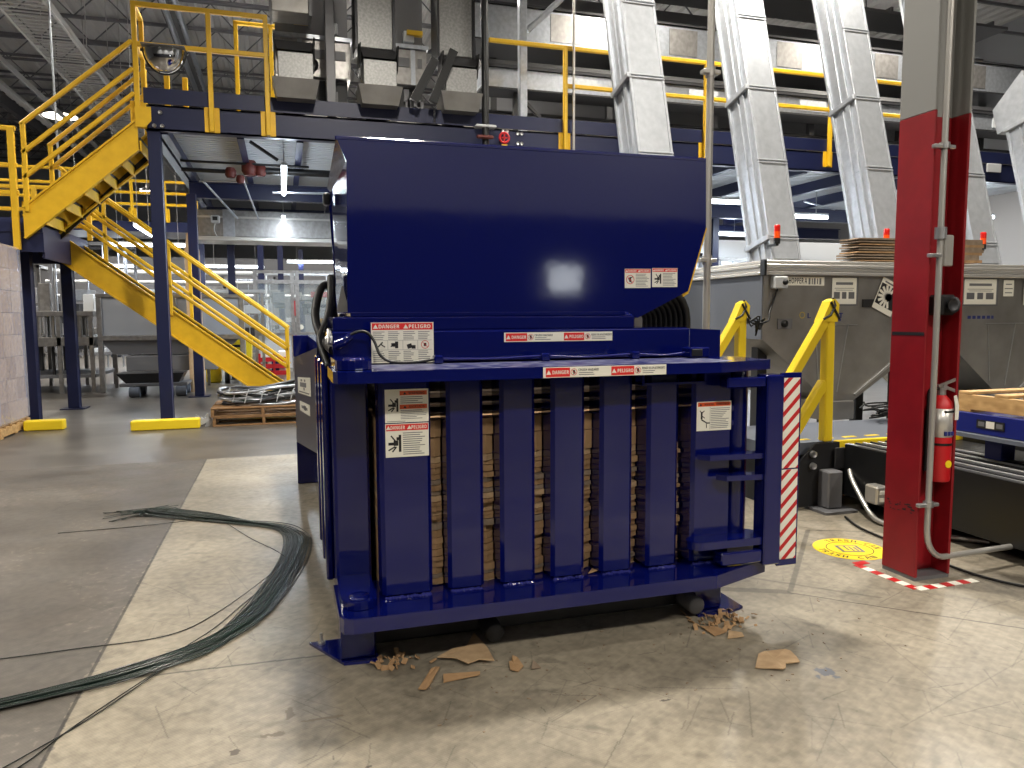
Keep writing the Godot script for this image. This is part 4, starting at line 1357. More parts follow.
# ---------------------------------------------------------------- elevators
func elevator(x: float, w: float, label: String, n := 8, headed := false) -> void:
	# a leg of box casings that leans back; local y runs up the leg, local z out of its front
	var t := thing("bucket_elevator", label, "conveyor", V(x, 2.0, 5.98), "leaning galvanised elevators")
	t.rotation.x = -0.262
	var dep := 0.34
	var a := -0.05
	for i in n:
		var b := a + (0.23 if i == 0 else 0.76)
		var mid := (a + b) / 2
		var hl := (b - a) / 2
		var st := mb()
		cbox(st, Transform3D(Basis(), Vector3(w / 2, mid, -dep / 2)), Vector3(w / 2 - 0.016, hl, dep / 2 - 0.004), 0.0)
		put("casing", st, M.elevator_zinc, t, true)
		st = mb()
		cbox(st, Transform3D(Basis(), Vector3(w / 2, mid, 0.0)), Vector3(w / 2 - 0.022, hl - 0.018, 0.006), 0.003)
		put("front_panel", st, M.elevator_zinc, t, true)
		for e in [[0.008, -0.004, 0.012, 0.014], [w - 0.008, -0.004, 0.012, 0.014], [0.006, -0.105, 0.016, 0.030], [0.010, -0.19, 0.008, 0.010], [0.006, -dep + 0.010, 0.014, 0.018]]:
			st = mb()
			cbox(st, Transform3D(Basis(), Vector3(e[0], mid, e[1])), Vector3(e[2], hl - 0.001, e[3]), 0.003)
			put("edge_angle", st, M.elevator_zinc, t, true)
		st = mb()
		for k in [-0.014, 0.014]: cbox(st, Transform3D(Basis(), Vector3(w / 2, b + k, 0.001)), Vector3(w / 2 + 0.006, 0.008, 0.014), 0.003)
		put("joint_flange", st, M.elevator_zinc, t, true).set_meta("kind", "stuff")
		if i % 2 == 0:
			st = mb()
			cbox(st, Transform3D(Basis(), Vector3(-0.010, b, -dep / 2)), Vector3(0.020, 0.024, dep / 2 + 0.015), 0.004)
			put("side_flange", st, M.elevator_zinc, t, true)
		a = b
	if headed:
		var st := mb()
		var y := a
		hexa(st, [Vector3(-0.02, y, 0.03), Vector3(w + 0.02, y, 0.03), Vector3(w + 0.02, y, -dep - 0.1), Vector3(-0.02, y, -dep - 0.1), Vector3(-0.02, y + 0.55, -0.02), Vector3(w + 0.02, y + 0.55, -0.02), Vector3(w + 0.02, y + 0.30, -dep - 0.1), Vector3(-0.02, y + 0.30, -dep - 0.1)])
		put("head_box", st, M.elevator_zinc, t, true)

func stack_light(x: float, y: float, d: float, label: String) -> void:
	var t := thing("signal_beacon", label, "beacon", V(x, y, d), "signal beacons on the elevators")
	var st := mb()
	lathe(st, upright(x, y, d), [Vector2(0, 0), Vector2(0.03, 0), Vector2(0.03, 0.05), Vector2(0, 0.05)], 14, false)
	put("base", st, M.black_steel, t)
	st = mb(); box(st, x - 0.012, x + 0.012, y - 0.02, y, d - 0.01, d + 0.145)
	put("bracket", st, M.black_steel, t)
	st = mb(); lathe(st, upright(x, y + 0.05, d), [Vector2(0.028, 0), Vector2(0.028, 0.06), Vector2(0, 0.06)], 14, false)
	put("amber_lens", st, M.lamp_orange, t)
	st = mb(); lathe(st, upright(x, y + 0.11, d), [Vector2(0.028, 0), Vector2(0.028, 0.05), Vector2(0.022, 0.06), Vector2(0, 0.06)], 14, false)
	put("red_lens", st, M.lamp_red, t)

# ---------------------------------------------------------------- hoppers on the right
func hopper(x: float, label: String) -> Node3D:
	var w := 1.86
	var t := thing("feed_hopper", label, "hopper", V(x + w / 2, 0, 6.2), "stainless feed hoppers")
	var st := mb()
	prism(st, [Vector2(x, 1.80), Vector2(x + w, 1.80), Vector2(x + w, 1.22), Vector2(x + 0.98, 0.66), Vector2(x + 0.72, 0.66), Vector2(x, 1.24)], "d", 5.60, 7.0)
	put("body", st, M.worn_stainless, t)
	st = mb(); box(st, x - 0.008, x, 1.24, 1.80, 5.61, 7.0)
	put("side_sheet", st, M.rubber_grey, t)
	# extruded top rail with grooves, front and side
	for k in 4:
		st = mb(); box(st, x - 0.02, x + w + 0.06, 1.80 + k * 0.032, 1.828 + k * 0.032, 5.55 + (0.012 if k % 2 else 0.0), 5.62, 0.005)
		put("rail_rib", st, M.aluminium, t)
		st = mb(); box(st, x - 0.03 + (0.012 if k % 2 else 0.0), x + 0.03, 1.80 + k * 0.032, 1.828 + k * 0.032, 5.63, 7.02, 0.005)
		put("rail_rib", st, M.aluminium, t)
	st = mb(); box(st, x - 0.04, x - 0.015, 1.79, 1.93, 5.535, 5.60, 0.004)
	put("corner_clip", st, M.black_steel, t)
	# lower cone panels, seams and outlet
	st = mb(); box(st, x + 0.64, x + 0.97, 0.50, 0.67, 5.56, 6.2, 0.006)
	put("outlet", st, M.worn_stainless, t)
	st = mb(); bar(st, V(x + 1.0, 0.72, 5.592), V(x + 1.55, 1.10, 5.592), 0.014, 0.02); bar(st, V(x + 0.80, 0.75, 5.594), V(x + 0.90, 1.36, 5.594), 0.006, 0.008); bar(st, V(x + 0.52, 1.36, 5.594), V(x + 1.0, 1.36, 5.594), 0.006, 0.008); bar(st, V(x + 0.60, 0.80, 5.594), V(x + 0.55, 1.34, 5.594), 0.006, 0.008)
	put("seams", st, M.bolt_steel, t)
	for xx in [x + 0.10, x + w - 0.20]:
		for dd in [5.8, 6.8]:
			st = mb(); box(st, xx, xx + 0.10, 0, 1.3, dd, dd + 0.10, 0.004)
			put("leg", st, M.machine_dark, t)
	return t

func poster(t: Node3D, label: String, x: float, y: float, d: float, w: float, h: float, tilt: float, style: int) -> void:
	var o := plaque(t, "notice", label, V(x, y, d), w, h)
	o.rotate_z(tilt)
	if style == 0:
		patch(o, "plastic_sleeve", [[0.01, -0.005, w * 1.10, h * 1.10]], M.machine_grey, -0.002)
		patch(o, "print", [[0, h * 0.28, w * 0.7, h * 0.10], [0, h * 0.10, w * 0.8, h * 0.02], [0, h * 0.03, w * 0.7, h * 0.02]], M.print_grey)
		patch(o, "pictures", [[-w * 0.30, -h * 0.17, w * 0.24, h * 0.26], [0, -h * 0.17, w * 0.18, h * 0.26], [w * 0.30, -h * 0.17, w * 0.24, h * 0.26]], M.machine_grey, 0.0012)
	elif style == 1:
		patch(o, "backing", [[0, 0.0, w * 0.92, h * 0.66]], M.machine_dark, 0.0012)
		var rects := []
		for k in 10:
			var a := PI * 0.35 + PI * 1.3 * k / 9
			rects.append([cos(a) * w * 0.28, sin(a) * w * 0.28, w * 0.10, w * 0.34, a + PI / 2])
		patch(o, "fan_picture", rects, M.sign_white, 0.0018)
		patch(o, "hub_picture", [[w * 0.08, 0, w * 0.26, w * 0.26], [w * 0.08, 0, w * 0.26, w * 0.26, PI / 4]], M.print_black, 0.0024)
		patch(o, "print", [[0, h * 0.40, w * 0.7, h * 0.05]], M.print_grey)
	else:
		patch(o, "print", [[0, h * 0.25, w * 0.6, h * 0.07], [0, -h * 0.02, w * 0.8, h * 0.06], [0, -h * 0.28, w * 0.7, h * 0.06]], M.print_grey)

func build_right_side() -> void:
	var st := mb()
	elevator(3.10, 0.345, "leaning galvanised elevator rising behind the blue hopper of the baler")
	elevator(4.35, 0.315, "leaning galvanised elevator above the corner of the stainless hopper")
	elevator(5.60, 0.315, "leaning galvanised elevator just before the red column")
	elevator(6.80, 0.315, "leaning galvanised elevator partly hidden by the red column")
	elevator(8.02, 0.33, "leaning galvanised elevator at the far right edge with a sloping head box", 3, true)
	var h1 := hopper(4.0, "stainless feed hopper with posted notices behind the yellow guards")
	var h2 := hopper(6.0, "stainless feed hopper partly hidden behind the red column")
	# fittings on the first hopper
	st = mb(); box(st, 4.065, 4.20, 1.68, 1.785, 5.53, 5.60, 0.008)
	var sb := put("switch_box", st, M.white_plastic, h1)
	st = mb(); lathe(st, Transform3D(Basis(Vector3.RIGHT, PI / 2), V(4.165, 1.735, 5.53)), [Vector2(0.024, 0), Vector2(0.022, 0.02), Vector2(0, 0.022)], 12)
	put("button", st, M.black_rubber, sb)
	st = mb(); tube(st, smooth_path([V(4.12, 1.68, 5.57), V(4.10, 1.60, 5.58), V(4.05, 1.49, 5.57), V(3.98, 1.40, 5.50), V(3.80, 1.38, 5.45)], 6), 0.009, 6)
	put("cable", st, M.black_rubber, h1)
	var o := plaque(h1, "name_strip", "pale strip with dark capital letters", V(4.435, 1.748, 5.597), 0.385, 0.075)
	words(o, "HOPPER A", -0.085, 0.004, 0.05, 0.19, M.print_black)
	patch(o, "worn_letters", [[0.035, 0, 0.02, 0.055], [0.065, 0, 0.012, 0.05], [0.09, 0, 0.018, 0.055], [0.12, 0, 0.012, 0.05], [0.15, 0, 0.02, 0.055]], M.print_grey)
	poster(h1, "white printed notice in a sleeve", 4.845, 1.665, 5.595, 0.265, 0.235, 0.0, 0)
	poster(h1, "crooked white notice with a fan picture", 5.315, 1.612, 5.585, 0.235, 0.30, -0.42, 1)
	st = mb(); box(st, 5.05, 5.17, 1.52, 1.59, 5.585, 5.60)
	put("tape_patch", st, M.machine_dark, h1)
	st = mb(); box(st, 4.15, 4.30, 1.33, 1.42, 5.592, 5.60)
	var sk := put("socket_plate", st, M.machine_grey, h1)
	st = mb(); lathe(st, Transform3D(Basis(Vector3.RIGHT, PI / 2), V(4.215, 1.375, 5.592)), [Vector2(0.032, 0), Vector2(0.030, 0.02), Vector2(0, 0.022)], 14)
	put("socket", st, M.black_rubber, sk)
	o = plaque(h1, "maker_mark", "yellow ring and blue lettering", V(4.61, 1.440, 5.598), 0.48, 0.01, 0.0, M.worn_stainless)
	ring_mark(o, -0.205, 0.01, 0.026, M.floor_yellow, 0.0015, false)
	words(o, "L      IGHT", 0.04, 0.005, 0.045, 0.38, M.print_blue)
	patch(o, "small_print", [[0.12, -0.035, 0.18, 0.018]], M.print_blue)
	poster(h2, "white printed notice in a sleeve", 6.43, 1.665, 5.595, 0.40, 0.24, 0.0, 0)
	poster(h2, "narrow white label", 6.785, 1.70, 5.595, 0.13, 0.155, 0.0, 2)
	poster(h2, "black framed notice", 7.12, 1.66, 5.585, 0.30, 0.25, 0.0, 2)
	o = plaque(h2, "maker_mark", "faded blue lettering", V(6.45, 1.42, 5.598), 0.40, 0.06, 0.0, M.worn_stainless)
	patch(o, "worn_letters", [[-0.14, 0, 0.04, 0.03], [-0.08, 0, 0.04, 0.03], [-0.02, 0, 0.04, 0.03], [0.04, 0, 0.04, 0.03], [0.10, 0, 0.04, 0.03], [0.15, 0, 0.03, 0.03]], M.print_blue)
	stack_light(4.33, 2.10, 5.88, "small orange and red beacon on the elevator at the hopper corner")
	stack_light(5.56, 2.10, 5.88, "small orange and red beacon above the stack of flat cardboard")
	stack_light(6.76, 2.10, 5.88, "small orange and red beacon to the right of the red column")
	# flat cardboard stack lying on the hopper
	for i in 9:
		st = mb()
		var j := rng.randf_range(-0.03, 0.03)
		var y := 1.94 + i * 0.024
		hexa(st, [V(4.98 + j, y, 5.62), V(6.45 + j, y, 5.62), V(6.45 + j, y, 5.84), V(4.98 + j, y, 5.84), V(4.98 + j + 0.02, y + 0.016 - 0.01 * rng.randf(), 5.62), V(6.45 + j, y + 0.018 + 0.01, 5.62), V(6.45 + j, y + 0.02, 5.84), V(4.98 + j, y + 0.014, 5.84)])
		tag(put("cardboard_sheet", st, M.grey_cardboard if i % 3 else M.cardboard), "flat brown cardboard sheet in the stack lying on the hopper rail", "cardboard", "flat cardboard sheets on the hopper")

	# vertical conduit behind the baler's hopper
	var pole := thing("conduit_pole", "tall pale conduit standing just right of the baler's hopper", "conduit", V(3.07, 0, 5.0))
	st = mb(); tube(st, [V(3.07, 0, 5.0), V(3.07, 10.3, 5.0)], 0.027, 12)
	put("pipe", st, M.conduit, pole)
	for y in [1.83, 3.2]:
		st = mb(); tube(st, [V(3.07, y, 5.0), V(3.07, y + 0.07, 5.0)], 0.036, 12); box(st, 3.0, 3.14, y + 0.02, y + 0.05, 4.97, 5.03, 0.004)
		put("coupling", st, M.conduit, pole)
	# black hose bundle hanging behind the baler
	for i in 9:
		st = mb()
		var r := 0.30 - i * 0.028
		var pts := []
		for k in 12:
			var a := PI * k / 11.0
			pts.append(V(2.62 + r * cos(a) * 0.85, 1.42 + r * sin(a) * 0.86, 4.95 + i * 0.035))
		pts.push_front(V(2.62 + r * 0.85, 0.0 + 0.04, 4.95 + i * 0.035))
		pts.append(V(2.62 - r * 0.85, 0.04, 4.95 + i * 0.035))
		tube(st, pts, 0.030, 8)
		tag(put("black_hose", st, M.black_rubber), "black rubber hose arching in the bundle behind the baler's hopper", "hose", "black hoses behind the baler")
	# pale cabinet glimpsed behind hoses
	st = mb(); box(st, 2.52, 3.0, 0, 1.55, 5.6, 6.0, 0.01)
	tag(put("pale_cabinet", st, M.machine_grey), "pale grey cabinet glimpsed behind the black hoses", "cabinet")

	# yellow tubular guards
	for g in [[3.90, 4.65, 0.50, "yellow triangular guard frame standing in front of the hopper notices"], [3.665, 5.42, 0.0, "yellow triangular guard frame behind the end of the baler gate"]]:
		var x: float = g[0]
		var d: float = g[1]
		var t := thing("safety_barrier", g[3], "barrier", V(x, g[2], d), "yellow safety barriers")
		st = mb(); bar(st, V(x, g[2], d), V(x - 0.01, 1.44, d), 0.075, 0.075, Vector3.BACK, 0.008)
		put("post", st, M.floor_yellow, t)
		st = mb(); bar(st, V(x - 0.02, 1.46, d), V(x - 0.44, 0.82, d), 0.075, 0.075, Vector3.BACK, 0.008)
		put("brace", st, M.floor_yellow, t)
		st = mb(); bar(st, V(x - 0.03, 0.95, d), V(x - 0.32, 0.52, d), 0.07, 0.07, Vector3.BACK, 0.008)
		put("brace", st, M.floor_yellow, t)
		st = mb(); prism(st, [Vector2(x - 0.10, 1.40), Vector2(x + 0.04, 1.40), Vector2(x + 0.05, 1.53), Vector2(x + 0.01, 1.57), Vector2(x - 0.03, 1.55)], "d", d - 0.045, d + 0.045)
		put("wrapped_top", st, M.floor_yellow, t)
		st = mb()
		tube(st, [V(x - 0.09, 1.42, d - 0.05), V(x - 0.03, 1.45, d - 0.052), V(x + 0.01, 1.52, d - 0.05), V(x + 0.0, 1.575, d - 0.03)], 0.009, 6)
		tube(st, [V(x - 0.03, 1.545, d - 0.05), V(x + 0.01, 1.48, d - 0.052), V(x + 0.05, 1.42, d - 0.05)], 0.009, 6)
		put("cable_tie", st, M.black_rubber, t)
	for q in 5:
		st = mb()
		tube(st, smooth_path([V(3.68, 1.43 - q * 0.012, 5.36), V(3.76 + q * 0.02, 1.36 + q * 0.02, 5.42), V(3.84, 1.40 - q * 0.03, 5.47), V(3.90, 1.33 + q * 0.015, 5.50), V(3.99, 1.42, 5.56)], 5), 0.007, 6)
		tag(put("loose_cable", st, M.black_rubber), "thin black cable drooping from the barrier top to the hopper corner", "cable", "loose cables at the barrier")
	st = mb(); box(st, 13.15, 13.5, 4.20, 4.36, 11.42, 11.455, 0.006)
	tag(put("beam_sign", st, M.white_plastic), "small pale sign on the mezzanine beam right of the red column", "sign")
	st = mb(); lathe(st, upright(-1.66, 0.0, 15.95), [Vector2(0, 0), Vector2(0.14, 0.0), Vector2(0.14, 2.75), Vector2(0.10, 2.95), Vector2(0.10, 3.1), Vector2(0, 3.1)], 20)
	tag(put("beige_tank", st, M.pale_cardboard), "slim beige vertical tank behind the corner column", "tank")
	# low dark conveyor running away along x = 4
	var cv := thing("chain_conveyor", "low black conveyor passing behind the foot of the red column", "conveyor", V(4.5, 0, 3.5))
	st = mb(); box(st, 4.0, 4.04, 0.10, 0.49, 0.8, 4.56, 0.005)
	put("side_panel", st, M.black_steel, cv)
	st = mb(); box(st, 5.20, 5.24, 0.10, 0.49, 0.8, 4.62, 0.005)
	put("side_panel", st, M.black_steel, cv)
	st = mb(); box(st, 4.04, 5.20, 0.38, 0.44, 0.8, 4.62)
	put("bed", st, M.black_steel, cv)
	for i in 9:
		st = mb(); tube(st, [V(4.07 + i * 0.07, 0.475, 0.8), V(4.07 + i * 0.07, 0.475, 4.6)], 0.010, 6)
		put("guide_rod", st, M.dark_steel if i % 2 else M.bolt_steel, cv)
	for d in [1.0, 2.7, 4.4]:
		st = mb(); box(st, 4.10, 4.18, 0, 0.38, d, d + 0.08)
		put("leg", st, M.black_steel, cv)
		st = mb(); box(st, 5.05, 5.13, 0, 0.38, d, d + 0.08)
		put("leg", st, M.black_steel, cv)
	# end frame of the conveyor with bolted bracket
	var ef := thing("end_bracket", "grey steel end bracket bolted under the yellow guard frame", "bracket", V(3.75, 0, 4.5))
	st = mb(); prism(st, [Vector2(3.45, 0.02), Vector2(3.99, 0.02), Vector2(3.99, 0.495), Vector2(3.78, 0.495), Vector2(3.45, 0.20)], "d", 4.60, 4.62)
	put("gusset_plate", st, M.machine_dark, ef)
	st = mb(); box(st, 3.80, 3.93, 0.02, 0.30, 4.48, 4.60, 0.01)
	put("foot_tube", st, M.machine_grey, ef)
	st = mb(); box(st, 3.72, 4.0, 0, 0.02, 4.40, 4.64)
	put("foot_plate", st, M.machine_grey, ef)
	st = mb(); box(st, 3.92, 4.08, 0.30, 0.46, 4.56, 4.575, 0.004)
	put("clamp_plate", st, M.dark_steel, ef)
	for b in [[3.74, 0.42], [3.74, 0.33], [3.99, 0.42], [3.99, 0.34]]:
		st = mb(); lathe(st, Transform3D(Basis(Vector3.RIGHT, PI / 2), V(b[0], b[1], 4.59)), [Vector2(0.026, 0), Vector2(0.024, 0.024), Vector2(0, 0.03)], 10)
		put("bolt", st, M.bolt_steel, ef)
	# matted platform with yellow edge behind the guard
	var pf := thing("matted_platform", "grey matted platform with yellow front edge below the hopper", "platform", V(5.0, 0, 5.0))
	st = mb(); box(st, 3.45, 7.5, 0.40, 0.49, 4.68, 5.55)
	put("mat", st, M.rubber_grey, pf)
	st = mb(); box(st, 4.0, 7.5, 0.44, 0.495, 4.64, 4.68, 0.003)
	put("edge_strip", st, M.floor_yellow, pf)
	for i in 8:
		st = mb(); box(st, 3.75 + i * 0.22, 3.87 + i * 0.22, 0.49, 0.493, 4.78, 4.82)
		put("edge_mark", st, M.floor_yellow, pf)
	st = mb(); box(st, 3.5, 7.4, 0, 0.40, 4.9, 5.4)
	put("plinth", st, M.machine_dark, pf)
	# tangle of cables under the hopper
	st = mb()
	for i in 26:
		var c := V(rng.randf_range(5.05, 6.0), 0.53 + rng.randf() * 0.10, rng.randf_range(5.3, 5.5))
		var pts := []
		for k in 5: pts.append(c + Vector3(rng.randf_range(-0.18, 0.18), rng.randf_range(-0.03, 0.05), rng.randf_range(-0.08, 0.08)))
		tube(st, smooth_path(pts, 4), 0.008, 5)
	tag(put("cable_tangle", st, M.black_rubber), "tangle of black cables on the platform under the hopper", "cables", "", "stuff")
	# blue lift table with a new wooden pallet
	var lt := thing("lift_table", "blue lift table beside the black conveyor carrying a wooden pallet", "table", V(5.0, 0, 3.2))
	st = mb(); box(st, 4.35, 5.6, 0.665, 0.80, 1.8, 3.95, 0.006)
	put("table_frame", st, M.pallet_blue, lt)
	st = mb(); box(st, 4.30, 5.65, 0.640, 0.665, 1.8, 4.0)
	put("tray", st, M.rubber_grey, lt)
	var o2 := plaque(lt, "rating_label", "dark label with white print", V(4.346, 0.735, 3.66), 0.20, 0.055, -PI / 2, M.machine_dark)
	patch(o2, "print", [[0, 0, 0.06, 0.045]], M.sign_white)
	patch(o2, "side_print", [[-0.065, 0, 0.045, 0.03], [0.065, 0, 0.045, 0.03]], M.print_grey)
	for q in [[4.5, 2.1], [5.3, 2.1], [4.5, 3.7], [5.3, 3.7]]:
		st = mb(); box(st, q[0], q[0] + 0.12, 0.485, 0.64, q[1], q[1] + 0.12)
		put("leg", st, M.pallet_blue, lt)
	pallet("new pale wooden pallet lying on the blue lift table", 4.36, 5.55, 0.80, 1.95, 3.92, 0, 0.135, false)

func pallet(label: String, x0: float, x1: float, y: float, d0: float, d1: float, wood: int, h: float, boards_along_d: bool, n := 8) -> Node3D:
	var t := thing("wooden_pallet", label, "pallet", V((x0 + x1) / 2, y, (d0 + d1) / 2), "wooden pallets")
	var m: Material = M["wood_%d" % wood]
	var bt := 0.018
	for i in 3:
		var st := mb()
		if boards_along_d:
			var xx := lerpf(x0, x1 - 0.04, i / 2.0)
			# stringers along x at three depths, boards along d
			var dd := lerpf(d0, d1 - 0.04, i / 2.0)
			box(st, x0, x1, y + bt, y + h - bt, dd, dd + 0.04, 0.003)
			if xx < -99: continue
		else:
			var xx := lerpf(x0, x1 - 0.04, i / 2.0)
			box(st, xx, xx + 0.04, y + bt, y + h - bt, d0, d1, 0.003)
		put("stringer", st, m, t)
	for lay in [[y + h - bt, n], [y, 3]]:
		for i in lay[1]:
			var k: float = float(i) / (lay[1] - 1)
			var st := mb()
			if boards_along_d:
				var xx := lerpf(x0, x1 - 0.10, k)
				box(st, xx, xx + 0.10, lay[0], lay[0] + bt, d0, d1, 0.003)
			else:
				var dd := lerpf(d0, d1 - 0.10, k)
				box(st, x0, x1, lay[0], lay[0] + bt + rng.randf() * 0.002, dd, dd + 0.10, 0.003)
			put("deck_board", st, m, t)
	return t

# ---------------------------------------------------------------- the red column and what hangs on it
func build_red_column() -> void:
	var t := thing("red_column", "steel building column painted red below and grey above", "column", V(3.36, 0, 3.25), "", "structure")
	var st := mb()
	for q in [[0.02, 2.50, M.red_paint], [2.50, 10.4, M.grey_paint]]:
		for x in [3.245, 3.470]:
			st = mb(); box(st, x, x + 0.016, q[0], q[1], 3.135, 3.372, 0.003)
			put("flange", st, q[2], t)
		st = mb(); box(st, 3.261, 3.470, q[0], q[1], 3.246, 3.258)
		put("web", st, q[2], t)
	st = mb(); box(st, 3.247, 3.484, 0, 0.02, 3.14, 3.368)
	put("base_plate", st, M.machine_grey, t)
	st = mb(); box(st, 3.2435, 3.2455, 1.338, 1.356, 3.145, 3.362)
	put("scratch", st, M.machine_dark, t)
	st = mb()
	for k in 16:
		var d := rng.randf_range(3.15, 3.34)
		var y := 0.40 + rng.randf_range(-0.03, 0.03) - (d - 3.15) * 0.08
		box(st, 3.2443, 3.2455, y, y + rng.randf_range(0.003, 0.010), d, d + rng.randf_range(0.005, 0.03))
	put("scuff_marks", st, M.machine_dark, t)
	# conduit with bend at the floor
	var c := thing("column_conduit", "grey conduit running down the red column and along the floor", "conduit", V(3.285, 0, 3.11))
	st = mb()
	var path := [V(3.285, 10.3, 3.108), V(3.285, 0.40, 3.108), V(3.285, 0.32, 3.108)]
	for k in 9:
		var a := PI / 2 * k / 8.0
		path.append(V(3.285 + 0.17 * (1 - cos(a)), 0.29 - 0.17 * sin(a), 3.108 + 0.03 * (1 - cos(a))))
	path.append(V(4.01, 0.105, 3.20))
	tube(st, path, 0.016, 12)
	put("pipe", st, M.conduit, c)
	for y in [2.30, 0.42]:
		st = mb(); tube(st, [V(3.285, y, 3.108), V(3.285, y + 0.03, 3.108)], 0.027, 12); box(st, 3.215, 3.35, y, y + 0.02, 3.095, 3.125, 0.004)
		put("clamp", st, M.bolt_steel, c)
	st = mb(); box(st, 3.295, 3.35, 1.70, 1.86, 3.08, 3.11, 0.006)
	put("pull_box", st, M.conduit, c)
	st = mb(); tube(st, [V(3.285, 1.84, 3.108), V(3.285, 1.90, 3.108)], 0.030, 12)
	put("coupling", st, M.bolt_steel, c)
	st = mb(); box(st, 3.21, 3.29, 1.745, 1.765, 3.09, 3.12, 0.004)
	put("clamp", st, M.bolt_steel, c)
	# fire extinguisher
	var e := thing("fire_extinguisher", "red fire extinguisher with silver label hanging inside the red column", "extinguisher", V(3.405, 0.53, 3.15))
	var ex := 3.402
	var ed := 3.165
	st = mb(); lathe(st, upright(ex, 0.545, ed), [Vector2(0.0, 0.0), Vector2(0.055, 0.0), Vector2(0.060, 0.012), Vector2(0.060, 0.40), Vector2(0.052, 0.435), Vector2(0.030, 0.462), Vector2(0.022, 0.470), Vector2(0, 0.470)], 28)
	put("cylinder", st, M.crate_red, e)
	st = mb(); lathe(st, upright(ex, 0.790, ed), [Vector2(0.0, 0), Vector2(0.0608, 0.0), Vector2(0.0608, 0.155), Vector2(0, 0.155)], 28)
	var lb := put("label_band", st, M.aluminium, e)
	st = mb()
	for k in 3: box(st, ex - 0.03 + k * 0.022, ex - 0.014 + k * 0.022, 0.80, 0.822, ed - 0.0625, ed - 0.055)
	put("symbols", st, M.print_blue, lb)
	st = mb(); box(st, ex - 0.03, ex + 0.03, 0.925, 0.935, ed - 0.0625, ed - 0.05)
	put("print", st, M.print_black, lb)
	st = mb(); lathe(st, upright(ex, 0.745, ed), [Vector2(0, 0), Vector2(0.063, 0.0), Vector2(0.063, 0.012), Vector2(0, 0.012)], 28, false)
	put("strap", st, M.black_rubber, e)
	st = mb(); lathe(st, upright(ex, 1.012, ed), [Vector2(0.022, 0), Vector2(0.022, 0.03), Vector2(0.026, 0.032), Vector2(0.026, 0.06), Vector2(0, 0.062)], 14, false)
	put("valve", st, M.bolt_steel, e)
	st = mb(); bar(st, V(ex - 0.045, 1.065, ed - 0.02), V(ex + 0.075, 1.10, ed - 0.02), 0.016, 0.008, Vector3.BACK); bar(st, V(ex - 0.02, 1.068, ed - 0.02), V(ex + 0.075, 1.035, ed - 0.02), 0.016, 0.008, Vector3.BACK)
	put("lever", st, M.bolt_steel, e)
	st = mb(); tube(st, smooth_path([V(ex - 0.02, 1.05, ed), V(ex - 0.06, 1.04, ed + 0.02), V(ex - 0.068, 0.95, ed + 0.02), V(ex - 0.068, 0.60, ed + 0.02)], 5), 0.009, 8)
	put("hose", st, M.black_rubber, e)
	st = mb(); sheet(st, [V(ex + 0.012, 1.015, ed - 0.067), V(ex + 0.032, 1.02, ed - 0.067), V(ex + 0.052, 0.96, ed - 0.067), V(ex + 0.050, 0.885, ed - 0.067), V(ex + 0.026, 0.885, ed - 0.067), V(ex + 0.024, 0.96, ed - 0.067)], 0.001, V(0, 0, -1))
	put("inspection_tag", st, M.sign_white, e)
	st = mb(); lathe(st, Transform3D(Basis(Vector3.RIGHT, PI / 2), V(ex + 0.005, 0.645, ed - 0.058)), [Vector2(0.021, 0), Vector2(0.021, 0.004), Vector2(0, 0.004)], 10, false)
	put("sticker", st, M.floor_yellow, e)
	# alarm horn
	var hn := thing("alarm_horn", "dark grey alarm horn mounted inside the red column", "horn", V(3.42, 1.45, 3.2))
	st = mb(); box(st, 3.36, 3.462, 1.445, 1.555, 3.15, 3.246, 0.012)
	put("body", st, M.machine_dark, hn)
	st = mb(); lathe(st, Transform3D(Basis(Vector3.RIGHT, PI / 2), V(3.41, 1.50, 3.155)), [Vector2(0.018, 0), Vector2(0.040, 0.035), Vector2(0.043, 0.037), Vector2(0.03, 0.03), Vector2(0, 0.01)], 16)
	put("trumpet", st, M.dark_steel, hn)
	# red and white floor tape round the base
	var tp := thing("floor_tape", "red and white striped tape on the floor round the column base", "tape", V(3.2, 0, 3.1))
	var run := [V(3.150, 0.001, 3.46), V(3.17, 0.001, 3.045), V(3.58, 0.001, 3.055)]
	for leg in 2:
		var a: Vector3 = run[leg]
		var b: Vector3 = run[leg + 1]
		var n := 7
		for k in n:
			st = mb()
			bar(st, a.lerp(b, float(k) / n), a.lerp(b, (k + 1.0) / n), 0.05, 0.002)
			put("tape_piece", st, M.sign_white if (k + leg) % 2 else M.stripe_red, tp)
	st = mb(); bar(st, V(3.15, 0.001, 3.47), V(3.24, 0.001, 3.48), 0.05, 0.002)
	put("tape_piece", st, M.stripe_red, tp)
	# round yellow floor sign
	var fs := thing("floor_sign", "round yellow floor sign with a picture of a bin beside the red column", "sign", V(3.33, 0, 3.72))
	fs.transform = Transform3D(Basis(Vector3.UP, -0.85) * Basis(Vector3.RIGHT, -PI / 2), V(3.325, 0.0, 3.715))
	st = mb(); lathe(st, Transform3D(Basis(Vector3.RIGHT, PI / 2), Vector3.ZERO), [Vector2(0, 0.0), Vector2(0.215, 0.0), Vector2(0.215, 0.002), Vector2(0, 0.002)], 40, false)
	put("disc", st, M.floor_yellow, fs, true)
	var rects := []
	for k in 40:
		var a := TAU * k / 40
		rects.append([cos(a) * 0.135, sin(a) * 0.135, 0.005, 0.022, a])
	patch(fs, "ring", rects, M.print_black, 0.0024)
	patch(fs, "bin_picture", [[0, 0, 0.14, 0.13, 0.55]], M.print_grey, 0.0022)
	patch(fs, "bin_detail", [[0, 0, 0.10, 0.10, 0.55]], M.floor_yellow, 0.0028)
